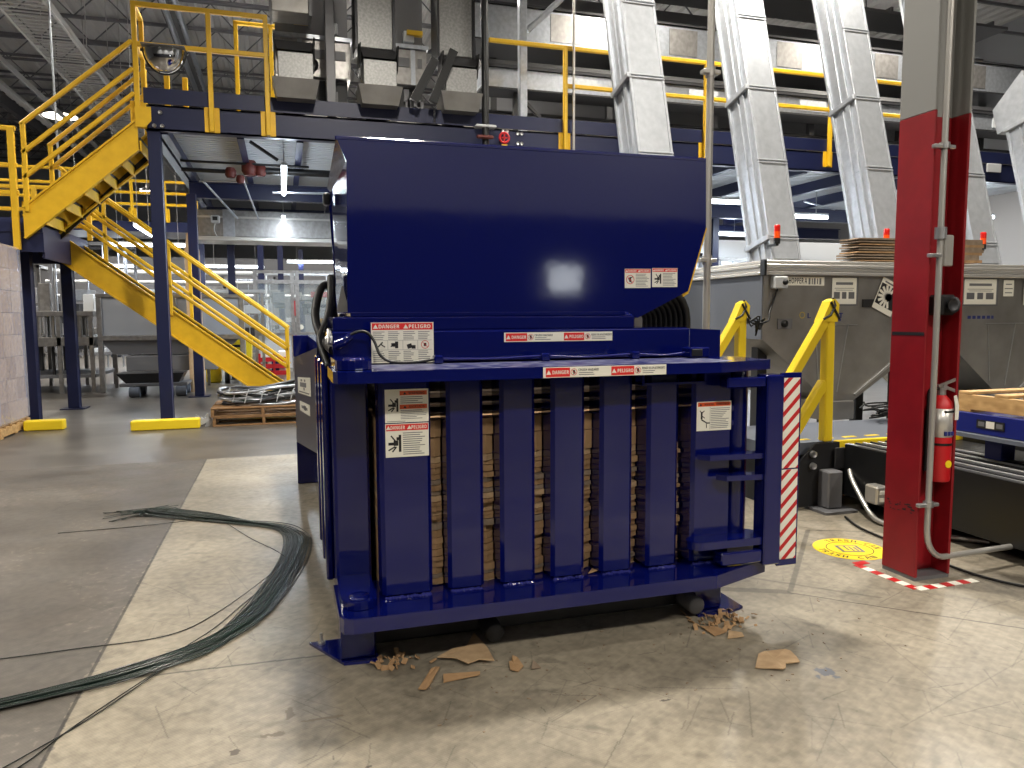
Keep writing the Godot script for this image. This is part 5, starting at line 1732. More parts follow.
	patch(fs, "bin_lines", [[-0.02, 0.0, 0.012, 0.08, 0.55], [0.01, 0.0, 0.012, 0.08, 0.55], [0.035, 0.01, 0.012, 0.08, 0.55]], M.print_grey, 0.0034)
	for s in [["TRASH CAN", 1.0], ["TRASH CAN", -1.0]]:
		var txt: String = s[0]
		for i in txt.length():
			if txt[i] == " ": continue
			var a: float = PI / 2 - (i - 4) * 0.24 if s[1] > 0 else -PI / 2 + (i - 4) * 0.24
			var g := words(fs, txt[i], 0, 0, 0.042, 0.030, M.print_black, 0.0026, "letter")
			var turn: float = a - PI / 2 if s[1] > 0 else a + PI / 2
			g.transform = Transform3D(Basis(Vector3.BACK, turn), Vector3(cos(a) * 0.175, sin(a) * 0.175, 0)) * g.transform
	# loose conduit and outlet box near the conveyor
	var ob := thing("outlet_box", "grey outlet box beside the red column under the conveyor", "outlet", V(3.94, 0.1, 4.2))
	st = mb(); box(st, 3.90, 3.998, 0.13, 0.26, 4.12, 4.24, 0.012)
	put("box", st, M.conduit, ob)
	for y in [0.165, 0.215]:
		st = mb(); box(st, 3.925, 3.965, y - 0.014, y + 0.014, 4.116, 4.122, 0.002)
		put("socket", st, M.sign_white, ob)
	st = mb(); tube(st, smooth_path([V(4.0, 0.30, 4.50), V(3.97, 0.22, 4.42), V(3.92, 0.06, 4.20), V(3.90, 0.025, 4.05), V(3.95, 0.025, 3.80), V(4.2, 0.025, 3.5)], 8), 0.017, 10)
	tag(put("floor_conduit", st, M.conduit), "bent grey conduit dropping from the conveyor to the floor", "conduit")
	st = mb(); tube(st, smooth_path([V(3.80, 0.012, 4.30), V(3.70, 0.012, 4.05), V(3.66, 0.012, 3.75), V(3.62, 0.012, 3.40), V(3.7, 0.012, 2.9), V(4.3, 0.012, 2.4)], 8), 0.008, 6)
	tag(put("floor_cable", st, M.black_rubber), "black cable lying on the floor behind the red column", "cable")

# ---------------------------------------------------------------- left background
func steel_frame(st: SurfaceTool, x0: float, x1: float, y0: float, y1: float, d0: float, d1: float, w: float) -> void:
	for x in [x0, x1 - w]:
		for d in [d0, d1 - w]: box(st, x, x + w, y0, y1, d, d + w)
	for y in [y0 + (y1 - y0) * 0.15, y1 - w]:
		for d in [d0, d1 - w]: box(st, x0, x1, y, y + w, d, d + w)
		for x in [x0, x1 - w]: box(st, x, x + w, y, y + w, d0, d1)

func build_left_background() -> void:
	var st := mb()
	# stretch-wrapped pallet of cartons
	var wp := pallet("pale wooden pallet under the wrapped carton stack", -4.32, -3.29, 0.0, 10.30, 11.42, 0, 0.13, false, 6)
	wp.set_meta("group", "wooden pallets")
	var ws := thing("wrapped_cartons", "tall stack of cartons wrapped in clear film at the left edge", "carton stack", V(-3.8, 0.13, 10.9))
	for r in 8:
		for c in 3:
			for q in 2:
				st = mb()
				var y := 0.135 + r * 0.28
				var j := rng.randf_range(-0.012, 0.012)
				box(st, -4.28 + q * 0.49 + j, -3.80 + q * 0.49 + j, y, y + 0.272, 10.33 + c * 0.36, 10.68 + c * 0.36, 0.006)
				put("carton", st, M.pale_cardboard if (r + c) % 3 else M.cardboard, ws)
	st = mb(); box(st, -4.31, -3.285, 0.14, 2.39, 10.31, 11.43, 0.03)
	put("stretch_film", st, M.film, ws)
	# pallets with a wrapped wire coil
	pallet("weathered lower pallet under the wire coil", -0.94, 0.36, 0.0, 10.62, 11.6, 1, 0.125, false, 6)
	pallet("weathered upper pallet right under the wire coil", -0.96, 0.36, 0.125, 10.62, 11.6, 1, 0.125, false, 6)
	var co := thing("wire_coil", "film-wrapped coil of dark wire lying on the stacked pallets", "wire coil", V(-0.3, 0.25, 11.1))
	for i in 14:
		st = mb()
		var pts := []
		var a0 := rng.randf() * TAU
		var rx := 0.50 + rng.randf_range(-0.06, 0.12)
		var rd := 0.36 + rng.randf_range(-0.05, 0.05)
		var yy := 0.28 + (i / 3) * 0.045
		for k in 25:
			var a := TAU * k / 24 + a0
			pts.append(V(-0.28 + rx * cos(a), yy + 0.02 * sin(a * 3 + i) + 0.09 * clampf(cos(a), -0.2, 1.0) * (i / 14.0), 11.08 + rd * sin(a)))
		tube(st, pts, 0.022, 6, false)
		put("strand", st, [M.galvanized, M.dark_steel, M.galvanized, M.wire_green][i % 4], co)
	st = mb()
	for i in 9:
		var a := PI * (0.95 + i * 0.13)
		var c := V(-0.28 + 0.52 * cos(a), 0.38, 11.08 + 0.37 * sin(a))
		bar(st, c + Vector3(-0.1, 0.05, 0), c + Vector3(0.1, 0.02 - 0.03 * (i % 2), 0.02), 0.03, 0.012)
		tube(st, [c + Vector3(0, -0.08, 0.05), c + Vector3(0.03, 0.04, 0.07), c + Vector3(0.06, 0.10, 0.05)], 0.008, 5)
	put("film_ties", st, M.white_plastic, co)
	st = mb()
	for i in 14:
		var c := V(-1.06 + rng.randf_range(-0.10, 0.08), 0.03 + rng.randf() * 0.08, 10.75 + rng.randf_range(-0.1, 0.2))
		cbox(st, Transform3D(Basis(Vector3(rng.randf() + 0.1, rng.randf(), rng.randf()).normalized(), rng.randf() * 3), c), Vector3(0.06, 0.03, 0.003))
	tag(put("film_wad", st, M.white_plastic), "crumpled wad of clear film on the floor beside the stacked pallets", "film", "", "stuff")

	# filling machine with a round rail of rods
	var fm := thing("filling_machine", "stainless filling machine with hanging rods beyond the landing columns", "machine", V(-4.0, 0, 17))
	st = mb(); box(st, -6.2, -3.55, 1.50, 1.60, 16.4, 18.6, 0.01)
	put("upper_ring", st, M.stainless, fm)
	st = mb(); box(st, -6.2, -3.55, 0.92, 1.10, 16.4, 18.6, 0.01)
	put("table", st, M.stainless, fm)
	for i in 22:
		st = mb(); tube(st, [V(-6.1 + i * 0.115, 1.05, 16.45), V(-6.1 + i * 0.115, 1.56, 16.45)], 0.022 + 0.01 * (i % 3), 6)
		put("rod", st, M.machine_grey if i % 2 else M.stainless, fm)
	for i in 11:
		st = mb(); tube(st, [V(-6.0 + i * 0.21, 0.35 + 0.1 * (i % 2), 16.6), V(-6.0 + i * 0.21, 0.92, 16.6)], 0.03 + 0.012 * (i % 2), 6)
		put("lower_rod", st, M.dark_steel, fm)
	st = mb(); box(st, -6.2, -3.55, 0.30, 0.36, 16.4, 18.5)
	put("lower_shelf", st, M.machine_grey, fm)
	for x in [-6.1, -4.9, -4.2, -3.64]:
		for d in [16.4, 18.4]:
			st = mb(); box(st, x, x + 0.07, 0, 1.5, d, d + 0.07)
			put("leg", st, M.stainless, fm)
	for i in 6:
		st = mb(); box(st, -6.0 + i * 0.42, -5.8 + i * 0.42, 1.60, 1.75 + rng.randf() * 0.75, 16.8 + rng.randf() * 0.8, 17.6, 0.01)
		put("head_unit", st, [M.stainless, M.machine_grey, M.white_plastic][i % 3], fm)
	# cabinet with a pale window
	var cab := thing("inspection_cabinet", "stainless inspection cabinet with pale window under the lower stair", "cabinet", V(-2.8, 0, 17))
	for q in [[-3.45, -0.75, 1.02, 1.12, 16.2, 17.4], [-3.45, -0.75, 1.86, 1.93, 16.2, 17.4], [-3.45, -3.36, 0, 1.86, 16.2, 16.3], [-0.85, -0.75, 0, 1.86, 16.2, 16.3], [-2.1, -2.02, 1.12, 1.86, 16.2, 16.3]]:
		st = mb(); box(st, q[0], q[1], q[2], q[3], q[4], q[5], 0.008)
		put("frame_member", st, M.stainless, cab)
	for q in [[-3.36, -2.1], [-2.02, -0.85]]:
		st = mb(); box(st, q[0], q[1], 1.12, 1.86, 16.24, 16.26)
		put("window", st, M.machine_pale, cab)
	st = mb(); hexa(st, [V(-3.2, 0.75, 16.3), V(-1.2, 0.75, 16.3), V(-1.2, 0.75, 17.2), V(-3.2, 0.75, 17.2), V(-3.4, 1.02, 16.25), V(-0.9, 1.02, 16.25), V(-0.9, 1.02, 17.3), V(-3.4, 1.02, 17.3)])
	put("hopper_bottom", st, M.machine_grey, cab)
	st = mb(); box(st, -2.95, -1.3, 0.42, 0.72, 16.1, 16.9, 0.01)
	put("drive_box", st, M.machine_grey, cab)
	for x in [-3.4, -2.5, -1.6, -0.85]:
		st = mb(); box(st, x, x + 0.06, 0, 1.02, 17.3, 17.36)
		put("leg", st, M.stainless, cab)
	var ct := thing("low_cart", "low grey cart on blue wheels under the inspection cabinet", "cart", V(-2.2, 0, 15.4))
	st = mb(); box(st, -2.9, -1.75, 0.20, 0.26, 15.1, 15.8, 0.01)
	put("deck", st, M.machine_grey, ct)
	st = mb(); hexa(st, [V(-2.8, 0.26, 15.15), V(-1.9, 0.26, 15.15), V(-1.9, 0.26, 15.7), V(-2.8, 0.26, 15.7), V(-2.95, 0.44, 15.1), V(-1.8, 0.44, 15.1), V(-1.8, 0.44, 15.75), V(-2.95, 0.44, 15.75)])
	put("bin", st, M.dark_steel, ct)
	for q in [[-2.65, 15.12], [-1.86, 15.12], [-2.65, 15.75], [-1.86, 15.75]]:
		st = mb(); lathe(st, Transform3D(Basis(Vector3.BACK, PI / 2), V(q[0], 0.10, q[1])), [Vector2(0, -0.09), Vector2(0.09, -0.09), Vector2(0.10, -0.07), Vector2(0.10, 0.07), Vector2(0.09, 0.09), Vector2(0, 0.09)], 14)
		put("wheel", st, M.rubber_grey, ct)
		st = mb(); box(st, q[0] - 0.02, q[0] + 0.02, 0.1, 0.22, q[1] - 0.03, q[1] + 0.03)
		put("fork", st, M.machine_grey, ct)
	# wheeled yellow bin and red crate
	var yb := thing("yellow_bin", "yellow wheeled bin glimpsed under the lower stair", "bin", V(-0.95, 0, 17.9))
	st = mb(); hexa(st, [V(-1.26, 0.30, 17.7), V(-0.72, 0.30, 17.7), V(-0.72, 0.30, 18.3), V(-1.26, 0.30, 18.3), V(-1.30, 0.98, 17.65), V(-0.68, 0.98, 17.65), V(-0.68, 0.98, 18.35), V(-1.30, 0.98, 18.35)])
	put("tub", st, M.floor_yellow, yb)
	st = mb(); box(st, -1.33, -0.65, 0.98, 1.03, 17.62, 18.38, 0.01)
	put("rim", st, M.floor_yellow, yb)
	st = mb(); box(st, -1.15, -0.9, 0.80, 0.86, 17.655, 17.68)
	put("label", st, M.print_black, yb)
	for x in [-1.22, -0.76]:
		st = mb(); lathe(st, Transform3D(Basis(Vector3.BACK, PI / 2), V(x, 0.16, 17.75)), [Vector2(0, -0.05), Vector2(0.16, -0.05), Vector2(0.16, 0.05), Vector2(0, 0.05)], 16)
		put("wheel", st, M.black_rubber, yb)
		st = mb(); box(st, x - 0.03, x + 0.03, 0.16, 0.31, 17.72, 17.78)
		put("fork", st, M.machine_grey, yb)
	st = mb(); box(st, -1.68, -1.38, 0.0, 0.50, 17.9, 18.3, 0.03)
	tag(put("yellow_tub", st, M.floor_yellow), "small yellow tub on the floor next to the wheeled bin", "tub")
	var rc := thing("red_crate", "red crate of packs behind the foot of the lower stair", "crate", V(-0.2, 0, 20))
	for y in [0.0, 0.17, 0.34]:
		st = mb(); box(st, -0.62, 0.12, y, y + 0.11, 19.9, 19.94)
		put("slat", st, M.crate_red, rc)
	for x in [-0.62, -0.27, 0.08]:
		st = mb(); box(st, x, x + 0.05, 0, 0.55, 19.88, 19.95)
		put("post", st, M.crate_red, rc)
	st = mb(); box(st, -0.62, 0.12, 0, 0.06, 19.95, 20.5)
	put("base", st, M.crate_red, rc)
	for q in [[-0.45, 0.56, M.sign_white], [-0.22, 0.52, M.print_blue], [-0.05, 0.60, M.sign_white], [-0.5, 0.36, M.white_plastic]]:
		st = mb(); box(st, q[0] - 0.09, q[0] + 0.1, 0.06, q[1], 20.0, 20.4, 0.02)
		put("pack", st, q[2], rc)
	# glazed machine enclosure
	var en := thing("glazed_enclosure", "stainless machine enclosure with glazed doors behind the stair foot", "enclosure", V(0.2, 0, 21))
	var members := []
	for x in [-0.72, 0.22, 0.34, 1.5]: members.append([x, x + 0.10, 0, 2.70, 20.8, 20.9])
	for q in [[2.35, 2.45], [0.98, 1.06], [2.62, 2.70]]: members.append([-0.72, 1.6, q[0], q[1], 20.79, 20.89])
	for x in [-0.72, 1.5]: members.append([x, x + 0.10, 0, 2.45, 23.0, 23.1])
	for q in members:
		st = mb(); box(st, q[0], q[1], q[2], q[3], q[4], q[5])
		put("frame_member", st, M.stainless, en)
	for q in [[-0.62, 0.22], [0.44, 1.5]]:
		st = mb(); box(st, q[0], q[1], 1.06, 2.35, 20.84, 20.85)
		put("pane", st, M.glass, en)
		st = mb(); box(st, q[0], q[1], 0.10, 0.98, 20.83, 20.86)
		put("door_panel", st, M.white_plastic, en)
	for x in [0.10, 0.46]:
		st = mb(); lathe(st, Transform3D(Basis(Vector3.RIGHT, PI / 2), V(x, 1.20, 20.83)), [Vector2(0.07, 0), Vector2(0.07, 0.01), Vector2(0, 0.01)], 14, false)
		put("round_sticker", st, M.sign_white, en)
	st = mb(); box(st, 0.30, 0.33, 1.5, 1.9, 20.76, 20.8)
	put("handle", st, M.crate_red, en)
	for i in 22:
		st = mb()
		var x := rng.randf_range(-0.6, 1.3)
		var y := rng.randf_range(1.0, 2.1)
		box(st, x, x + rng.randf_range(0.08, 0.35), y, y + rng.randf_range(0.06, 0.35), 21.2 + rng.randf() * 1.2, 22.6, 0.01)
		put("inner_unit", st, [M.stainless, M.machine_grey, M.white_plastic, M.dark_steel, M.rubber_grey][i % 5], en)
	st = mb(); box(st, 0.75, 1.25, 2.0, 2.15, 21.0, 21.3)
	put("red_cover", st, M.crate_red, en)
	st = mb(); box(st, 4.0, 21.0, 0, 3.66, 19.4, 19.5)
	tag(put("partition", st, M.white_plastic), "pale partition under the mezzanine behind the elevators", "partition", "", "structure")
	st = mb(); box(st, -14.0, 3.9, 0, 3.9, 33.0, 33.1)
	tag(put("partition", st, M.machine_grey), "grey partition deep in the hall behind the lower stair", "partition", "", "structure")
	for q in [[-6.0, 29.5, "pair of tube lamps deep behind the stair landing"], [-1.6, 29.0, "tube lamp deep behind the lower stair handrail"], [1.2, 26.0, "tube lamp deep behind the glazed enclosure"], [-3.2, 21.0, "tube lamp behind the upper part of the lower stair"]]:
		tube_lamp(V(q[0] - 1.0, 3.3, q[1]), V(q[0] + 1.0, 3.3, q[1]), 9.0, q[2], 10.5)
	# pipe runs and conveyor frames across the gap under the duct
	for q in [[2.62, 26.55, 0.05, "pale pipe run across the hall just above the glazed enclosure"], [2.95, 26.9, 0.07, "thick pale pipe run deep in the hall under the duct"], [2.2, 27.3, 0.05, "lower pale pipe run deep in the hall behind the stair"]]:
		st = mb(); tube(st, [V(-7.0, q[0], q[1]), V(3.8, q[0], q[1])], q[2], 8)
		for x in 6: tube(st, [V(-6.5 + x * 2, 0, q[1]), V(-6.5 + x * 2, q[0], q[1])], 0.03, 6)
		tag(put("pipe_run", st, M.pale_galvanized), q[3], "pipe", "pipe runs deep in the hall")
	for q in [[-0.1, 23.2, "navy post deep behind the glazed enclosure"], [0.55, 26.0, "navy post farthest behind the glazed enclosure"], [-1.35, 21.2, "navy post between the stair and the glazed enclosure"]]:
		st = mb(); box(st, q[0], q[0] + 0.16, 0, 3.7, q[1], q[1] + 0.16)
		tag(put("support_post", st, M.frame_blue), q[2], "post", "navy posts deep under the duct", "structure")
	var wr := thing("white_conveyor", "long pale conveyor behind the lower stair", "conveyor", V(-1.2, 0, 19.0))
	st = mb(); box(st, -3.0, -0.4, 1.55, 1.75, 18.9, 19.5, 0.01)
	put("bed", st, M.white_plastic, wr)
	st = mb(); box(st, -3.0, -0.4, 2.05, 2.12, 18.9, 19.5)
	put("hood", st, M.white_plastic, wr)
	for x in [-2.9, -1.7, -0.5]:
		st = mb(); box(st, x, x + 0.07, 0, 2.05, 18.9, 18.97)
		put("leg", st, M.stainless, wr)
	# overhead stainless duct with control box
	var du := thing("stainless_duct", "long stainless duct hanging under the mezzanine behind the corner column", "duct", V(0, 3.2, 18))
	st = mb(); box(st, -1.9, 3.0, 3.22, 3.80, 17.6, 18.4, 0.015)
	put("duct", st, M.stainless, du)
	st = mb(); box(st, -1.9, 3.0, 3.13, 3.22, 17.54, 18.46, 0.01); box(st, -1.9, 3.0, 3.62, 3.66, 17.57, 17.60)
	put("flange", st, M.aluminium, du)
	st = mb(); box(st, -1.18, -0.94, 3.22, 3.80, 17.56, 17.6)
	put("joint_band", st, M.galvanized, du)
	st = mb(); box(st, -1.42, -1.24, 3.50, 3.66, 17.48, 17.6, 0.02)
	var bx := put("control_box", st, M.white_plastic, du)
	st = mb(); box(st, -1.38, -1.28, 3.55, 3.63, 17.47, 17.48)
	put("screen", st, M.print_black, bx)
	st = mb(); tube(st, smooth_path([V(-1.33, 3.5, 17.5), V(-1.36, 3.35, 17.5), V(-1.30, 3.2, 17.5)], 5), 0.012, 6)
	put("cable", st, M.white_plastic, du)
	for x in [-1.7, 1.0, 2.8]:
		st = mb(); tube(st, [V(x, 3.80, 18.0), V(x, 4.25, 18.0)], 0.015, 6)
		put("hanger", st, M.bolt_steel, du)
	# far machine rows, each a framed unit with panels
	var spots := [[-10.5, 20.5, "far framed machine beyond the wrapped cartons"], [-8.0, 23.0, "far framed machine left of the filling machine"], [-5.6, 21.5, "far framed machine behind the filling machine"], [-3.4, 24.0, "far framed machine behind the landing columns"], [-2.0, 28.0, "far framed machine deep in the hall behind the stair"], [1.9, 25.0, "far framed machine behind the glazed enclosure"], [3.4, 30.0, "far framed machine deep behind the baler"], [6.0, 12.6, "framed rack seen beside the pale conduit"], [7.6, 15.5, "framed rack seen between the first two elevators"], [10.4, 16.5, "framed rack seen before the red column"], [14.5, 16.0, "framed rack seen right of the red column"]]
	for i in spots.size():
		var s = spots[i]
		var t := thing("framed_machine", s[2], "machine", V(s[0] + 0.9, 0, s[1]), "framed machines in the background")
		var hh := 2.4 + 0.5 * (i % 3)
		if i >= 7: hh = 2.9
		st = mb(); steel_frame(st, s[0], s[0] + 1.8, 0, hh, s[1], s[1] + 1.4, 0.08)
		put("frame", st, M.stainless if i % 2 else M.machine_grey, t)
		for k in 10:
			st = mb()
			var x: float = s[0] + 0.1 + rng.randf() * 1.2
			var y := 0.35 + rng.randf() * (hh - 0.9)
			box(st, x, x + rng.randf_range(0.15, 0.5), y, y + rng.randf_range(0.08, 0.5), s[1] + 0.1 + rng.randf() * 0.4, s[1] + 1.2, 0.01)
			put("unit", st, [M.stainless, M.machine_grey, M.white_plastic, M.dark_steel, M.galvanized, M.rubber_grey][rng.randi() % 6], t)
		st = mb()
		for k in 5:
			var x: float = s[0] + 0.15 + 0.36 * k
			tube(st, [V(x, 0.2, s[1] + 0.05), V(x, hh, s[1] + 0.05)], 0.02, 6)
		put("uprights", st, M.galvanized, t)
	# far yellow walkway rails
	railing("walkway_rail", "distant yellow walkway rail seen under the upper stair", [-4.6, -3.7, -2.9, -2.1], [5.05, 4.75, 4.45], 22.0, 4.0, 5.08, 0.07)
	railing("walkway_rail", "distant yellow walkway rail at the left edge beyond the landing", [-8.2, -7.1, -6.0, -4.9], [5.2, 4.85, 4.5], 21.5, 4.0, 5.24, 0.07)
	st = mb(); box(st, -9.0, -1.9, 3.75, 4.02, 22.06, 24.0)
	tag(put("walkway", st, M.frame_blue), "distant navy walkway carrying the yellow rails", "walkway", "", "structure")
	for x in [-8.9, -5.6, -2.2]:
		st = mb(); box(st, x, x + 0.16, 0, 3.75, 22.6, 22.76)
		tag(put("walkway_post", st, M.frame_blue), "navy post under the distant walkway", "post", "posts of the distant walkway", "structure")
	# cable ladder tray under the roof and grey conduits
	var ty := thing("cable_ladder", "grey cable ladder tray hanging under the roof above the stairs", "cable tray", V(-4.6, 7.5, 20))
	for x in [-5.08, -4.18]:
		st = mb(); box(st, x, x + 0.05, 7.45, 7.62, 9.0, 40.0)
		put("side_rail", st, M.tray_grey, ty)
	st = mb(); box(st, -5.05, -4.16, 7.475, 7.495, 9.0, 9.04)
	var rung := put("rung", st, M.tray_grey, ty)
	for i in 150: again("rung", rung, M.tray_grey, ty, moved(0, 0, 0.2 * (i + 1)))
	for d in [12.0, 16.0, 20.0, 24.0, 28.0, 32.0]:
		st = mb(); tube(st, [V(-5.05, 7.5, d), V(-5.05, 10.4, d)], 0.012, 6); tube(st, [V(-4.15, 7.5, d), V(-4.15, 10.4, d)], 0.012, 6)
		put("hanger", st, M.tray_grey, ty)
	st = mb(); box(st, -7.4, -7.2, 7.9, 8.0, 10, 44); box(st, -6.3, -6.26, 7.6, 7.75, 10, 44)
	tag(put("cable_channel", st, M.tray_grey), "slim grey cable channel beside the cable ladder", "cable tray")
	for x in [-2.32, -2.05]:
		st = mb(); tube(st, [V(x, 8.4, 10.0), V(x, 8.4, 42.0)], 0.07, 10)
		tag(put("roof_conduit", st, M.galvanized), "thick pale conduit under the roof, " + ("nearer the cable ladder" if x < -2.2 else "nearer the mezzanine"), "conduit", "roof conduits above the mirror")
	for q in [[-3.85, 11.0, "steel drop rod hanging in front of the upper stair"], [-4.55, 13.2, "steel drop rod hanging beside the stair landing"], [-3.45, 14.2, "thin drop rod hanging behind the upper stair handrail"]]:
		st = mb(); tube(st, [V(q[0], 2.72 if q[1] < 13.9 and q[1] > 11.5 else 3.0, q[1]), V(q[0] - 0.02, 10.4, q[1])], 0.018, 6)
		tag(put("drop_rod", st, M.galvanized), q[2], "rod")

# ---------------------------------------------------------------- things lying on the floor
func scrap(label: String, x: float, d: float, outline: Array, m: Material, turn := 0.0, lift := 0.002, group := "") -> void:
	# a torn piece of cardboard, slightly buckled
	var st := mb()
	var pts := []
	for q in outline: pts.append(Vector2(q[0], q[1]).rotated(turn) + Vector2(x, d))
	var top := []
	var low := []
	for i in pts.size():
		var up := lift + absf(sin(i * 1.7 + x * 5.0)) * 0.008
		low.append(V(pts[i].x, up, pts[i].y))
		top.append(V(pts[i].x, up + 0.004, pts[i].y))
	var c := V(x, lift + 0.004, d)
	for i in pts.size():
		var j := (i + 1) % pts.size()
		face(st, [c + Vector3(0, 0.005, 0), top[i], top[j]], c - Vector3(0, 0.5, 0))
		face(st, [c, low[i], low[j]], c + Vector3(0, 0.5, 0))
		face(st, [low[i], low[j], top[j], top[i]], c)
	tag(put("cardboard_scrap", st, m), label, "scrap", group)

func build_floor_items() -> void:
	var g := "torn cardboard scraps around the baler"
	scrap("torn brown cardboard scrap leaning under the gate beside the dark roller", 0.70, 3.02, [[-0.12, -0.02], [-0.05, -0.06], [-0.01, -0.12], [0.04, -0.10], [0.10, -0.13], [0.105, 0.0], [0.085, 0.16], [0.04, 0.05], [-0.04, 0.03]], M.pale_cardboard, 0.0, 0.012, g)
	scrap("narrow slanted cardboard strip on the floor before the baler", 0.51, 2.85, [[-0.03, -0.09], [0.0, -0.10], [0.012, -0.06], [0.045, 0.08], [0.03, 0.10], [0.01, 0.07], [-0.01, 0.0]], M.cardboard, -0.25, 0.002, g)
	scrap("small flat cardboard strip below the torn scrap", 0.645, 2.825, [[-0.08, -0.025], [0.07, -0.02], [0.08, 0.015], [-0.07, 0.03]], M.cardboard, 0.0, 0.002, g)
	scrap("small upright torn cardboard flake before the middle of the gate", 0.875, 2.86, [[-0.03, -0.05], [0.0, -0.065], [0.03, -0.04], [0.035, 0.06], [0.015, 0.07], [0.0, 0.03], [-0.015, 0.02]], M.cardboard, 0.0, 0.002, g)
	scrap("tiny dark cardboard flake before the middle of the gate", 0.95, 2.82, [[-0.02, -0.03], [0.025, -0.02], [0.01, 0.04]], M.grey_cardboard, 0.0, 0.002, g)
	scrap("flat tan cardboard piece lying alone on the open floor", 1.935, 2.57, [[-0.125, -0.02], [-0.04, -0.085], [-0.015, -0.078], [0.01, -0.052], [0.04, -0.060], [0.075, -0.066], [0.095, -0.03], [0.122, 0.03], [0.105, 0.045], [0.03, 0.075], [0.015, 0.068], [-0.02, 0.072]], M.pale_cardboard, 0.15, 0.001, g)
	scrap("folded cardboard flake near the far foot of the baler", 1.85, 2.90, [[-0.04, -0.04], [0.03, -0.05], [0.05, 0.02], [-0.02, 0.06]], M.cardboard, 0.3, 0.002, g)
	scrap("light cardboard flake next to the litter by the far foot", 1.91, 2.83, [[-0.045, -0.02], [0.03, -0.035], [0.05, 0.01], [0.0, 0.04]], M.pale_cardboard, 0.0, 0.002, g)
	scrap("scrap of cardboard caught on the gate plate between two slats", 1.305, 3.06, [[-0.02, -0.02], [0.03, -0.01], [0.02, 0.03]], M.cardboard, 0.0, 0.287, g)
	for q in [[0.40, 3.03, 0.10, 26, "litter of small cardboard crumbs beside the near base plate"], [1.95, 3.0, 0.16, 60, "litter of small cardboard crumbs around the far foot of the baler"]]:
		var st := mb()
		for i in q[3]:
			var c := V(q[0] + rng.randfn() * q[2] * 0.5, 0.006 + rng.randf() * 0.012, q[1] + rng.randfn() * q[2] * 0.35)
			cbox(st, Transform3D(Basis(Vector3(rng.randf(), 1.2, rng.randf()).normalized(), rng.randf() * 6), c), Vector3(rng.randf_range(0.004, 0.018), 0.0018, rng.randf_range(0.004, 0.014)))
		tag(put("crumb_litter", st, M.cardboard), q[4], "litter", "", "stuff")
	# fine debris in the near floor
	var st2 := mb()
	for i in 90:
		var c := V(rng.randf_range(0.4, 2.6), 0.002, rng.randf_range(2.4, 3.1))
		cbox(st2, Transform3D(Basis(Vector3.UP, rng.randf() * 6), c), Vector3(rng.randf_range(0.001, 0.008), 0.0012, rng.randf_range(0.001, 0.004)))
	tag(put("fine_debris", st2, M.grey_cardboard), "fine specks of debris scattered before the baler", "debris", "", "stuff")
	# bundle of bale wire: long bent wires lying together
	var spine := [V(-1.25, 0, 6.05), V(-1.0, 0, 6.03), V(-0.62, 0, 5.76), V(-0.27, 0, 5.46), V(-0.06, 0, 5.26), V(0.035, 0, 5.0), V(0.0, 0, 4.56), V(-0.09, 0, 4.08), V(-0.18, 0, 3.76), V(-0.28, 0, 3.55), V(-0.43, 0, 3.385), V(-0.68, 0, 3.245), V(-0.88, 0, 3.175), V(-1.07, 0, 3.12), V(-1.35, 0, 3.05), V(-1.8, 0, 2.97)]
	for i in 64:
		var off := rng.randfn() * 0.5
		off = clampf(off, -1.1, 1.1)
		var lay := rng.randf()
		var ctrl := []
		var n0 := 0 if rng.randf() < 0.75 else 1
		for k in range(n0, spine.size()):
			var p: Vector3 = spine[k]
			var t: Vector3 = (spine[mini(k + 1, spine.size() - 1)] - spine[maxi(k - 1, 0)]).normalized()
			var s := t.cross(Vector3.UP)
			var wid := 0.035
			if k < 3: wid = 0.10
			if k >= 5 and k <= 9: wid = 0.065
			if k >= 9 and k <= 11: wid = 0.055
			ctrl.append(p + s * off * wid * (1.0 + 0.15 * rng.randfn()) + Vector3(0, 0.004 + lay * (0.022 if absf(off) < 0.5 else 0.008) + rng.randf() * 0.003, 0))
		if n0 == 0: ctrl[0] = ctrl[0] + Vector3(rng.randf_range(-0.10, 0.45), 0, rng.randf_range(-0.10, 0.16))
		var st := mb()
		tube(st, smooth_path(ctrl, 5), 0.0030, 5)
		tag(put("bale_wire", st, M.wire_green if rng.randf() < 0.7 else M.wire_dark), "dark green bale wire in the bent bundle on the concrete floor", "wire", "bale wires in the bundle")
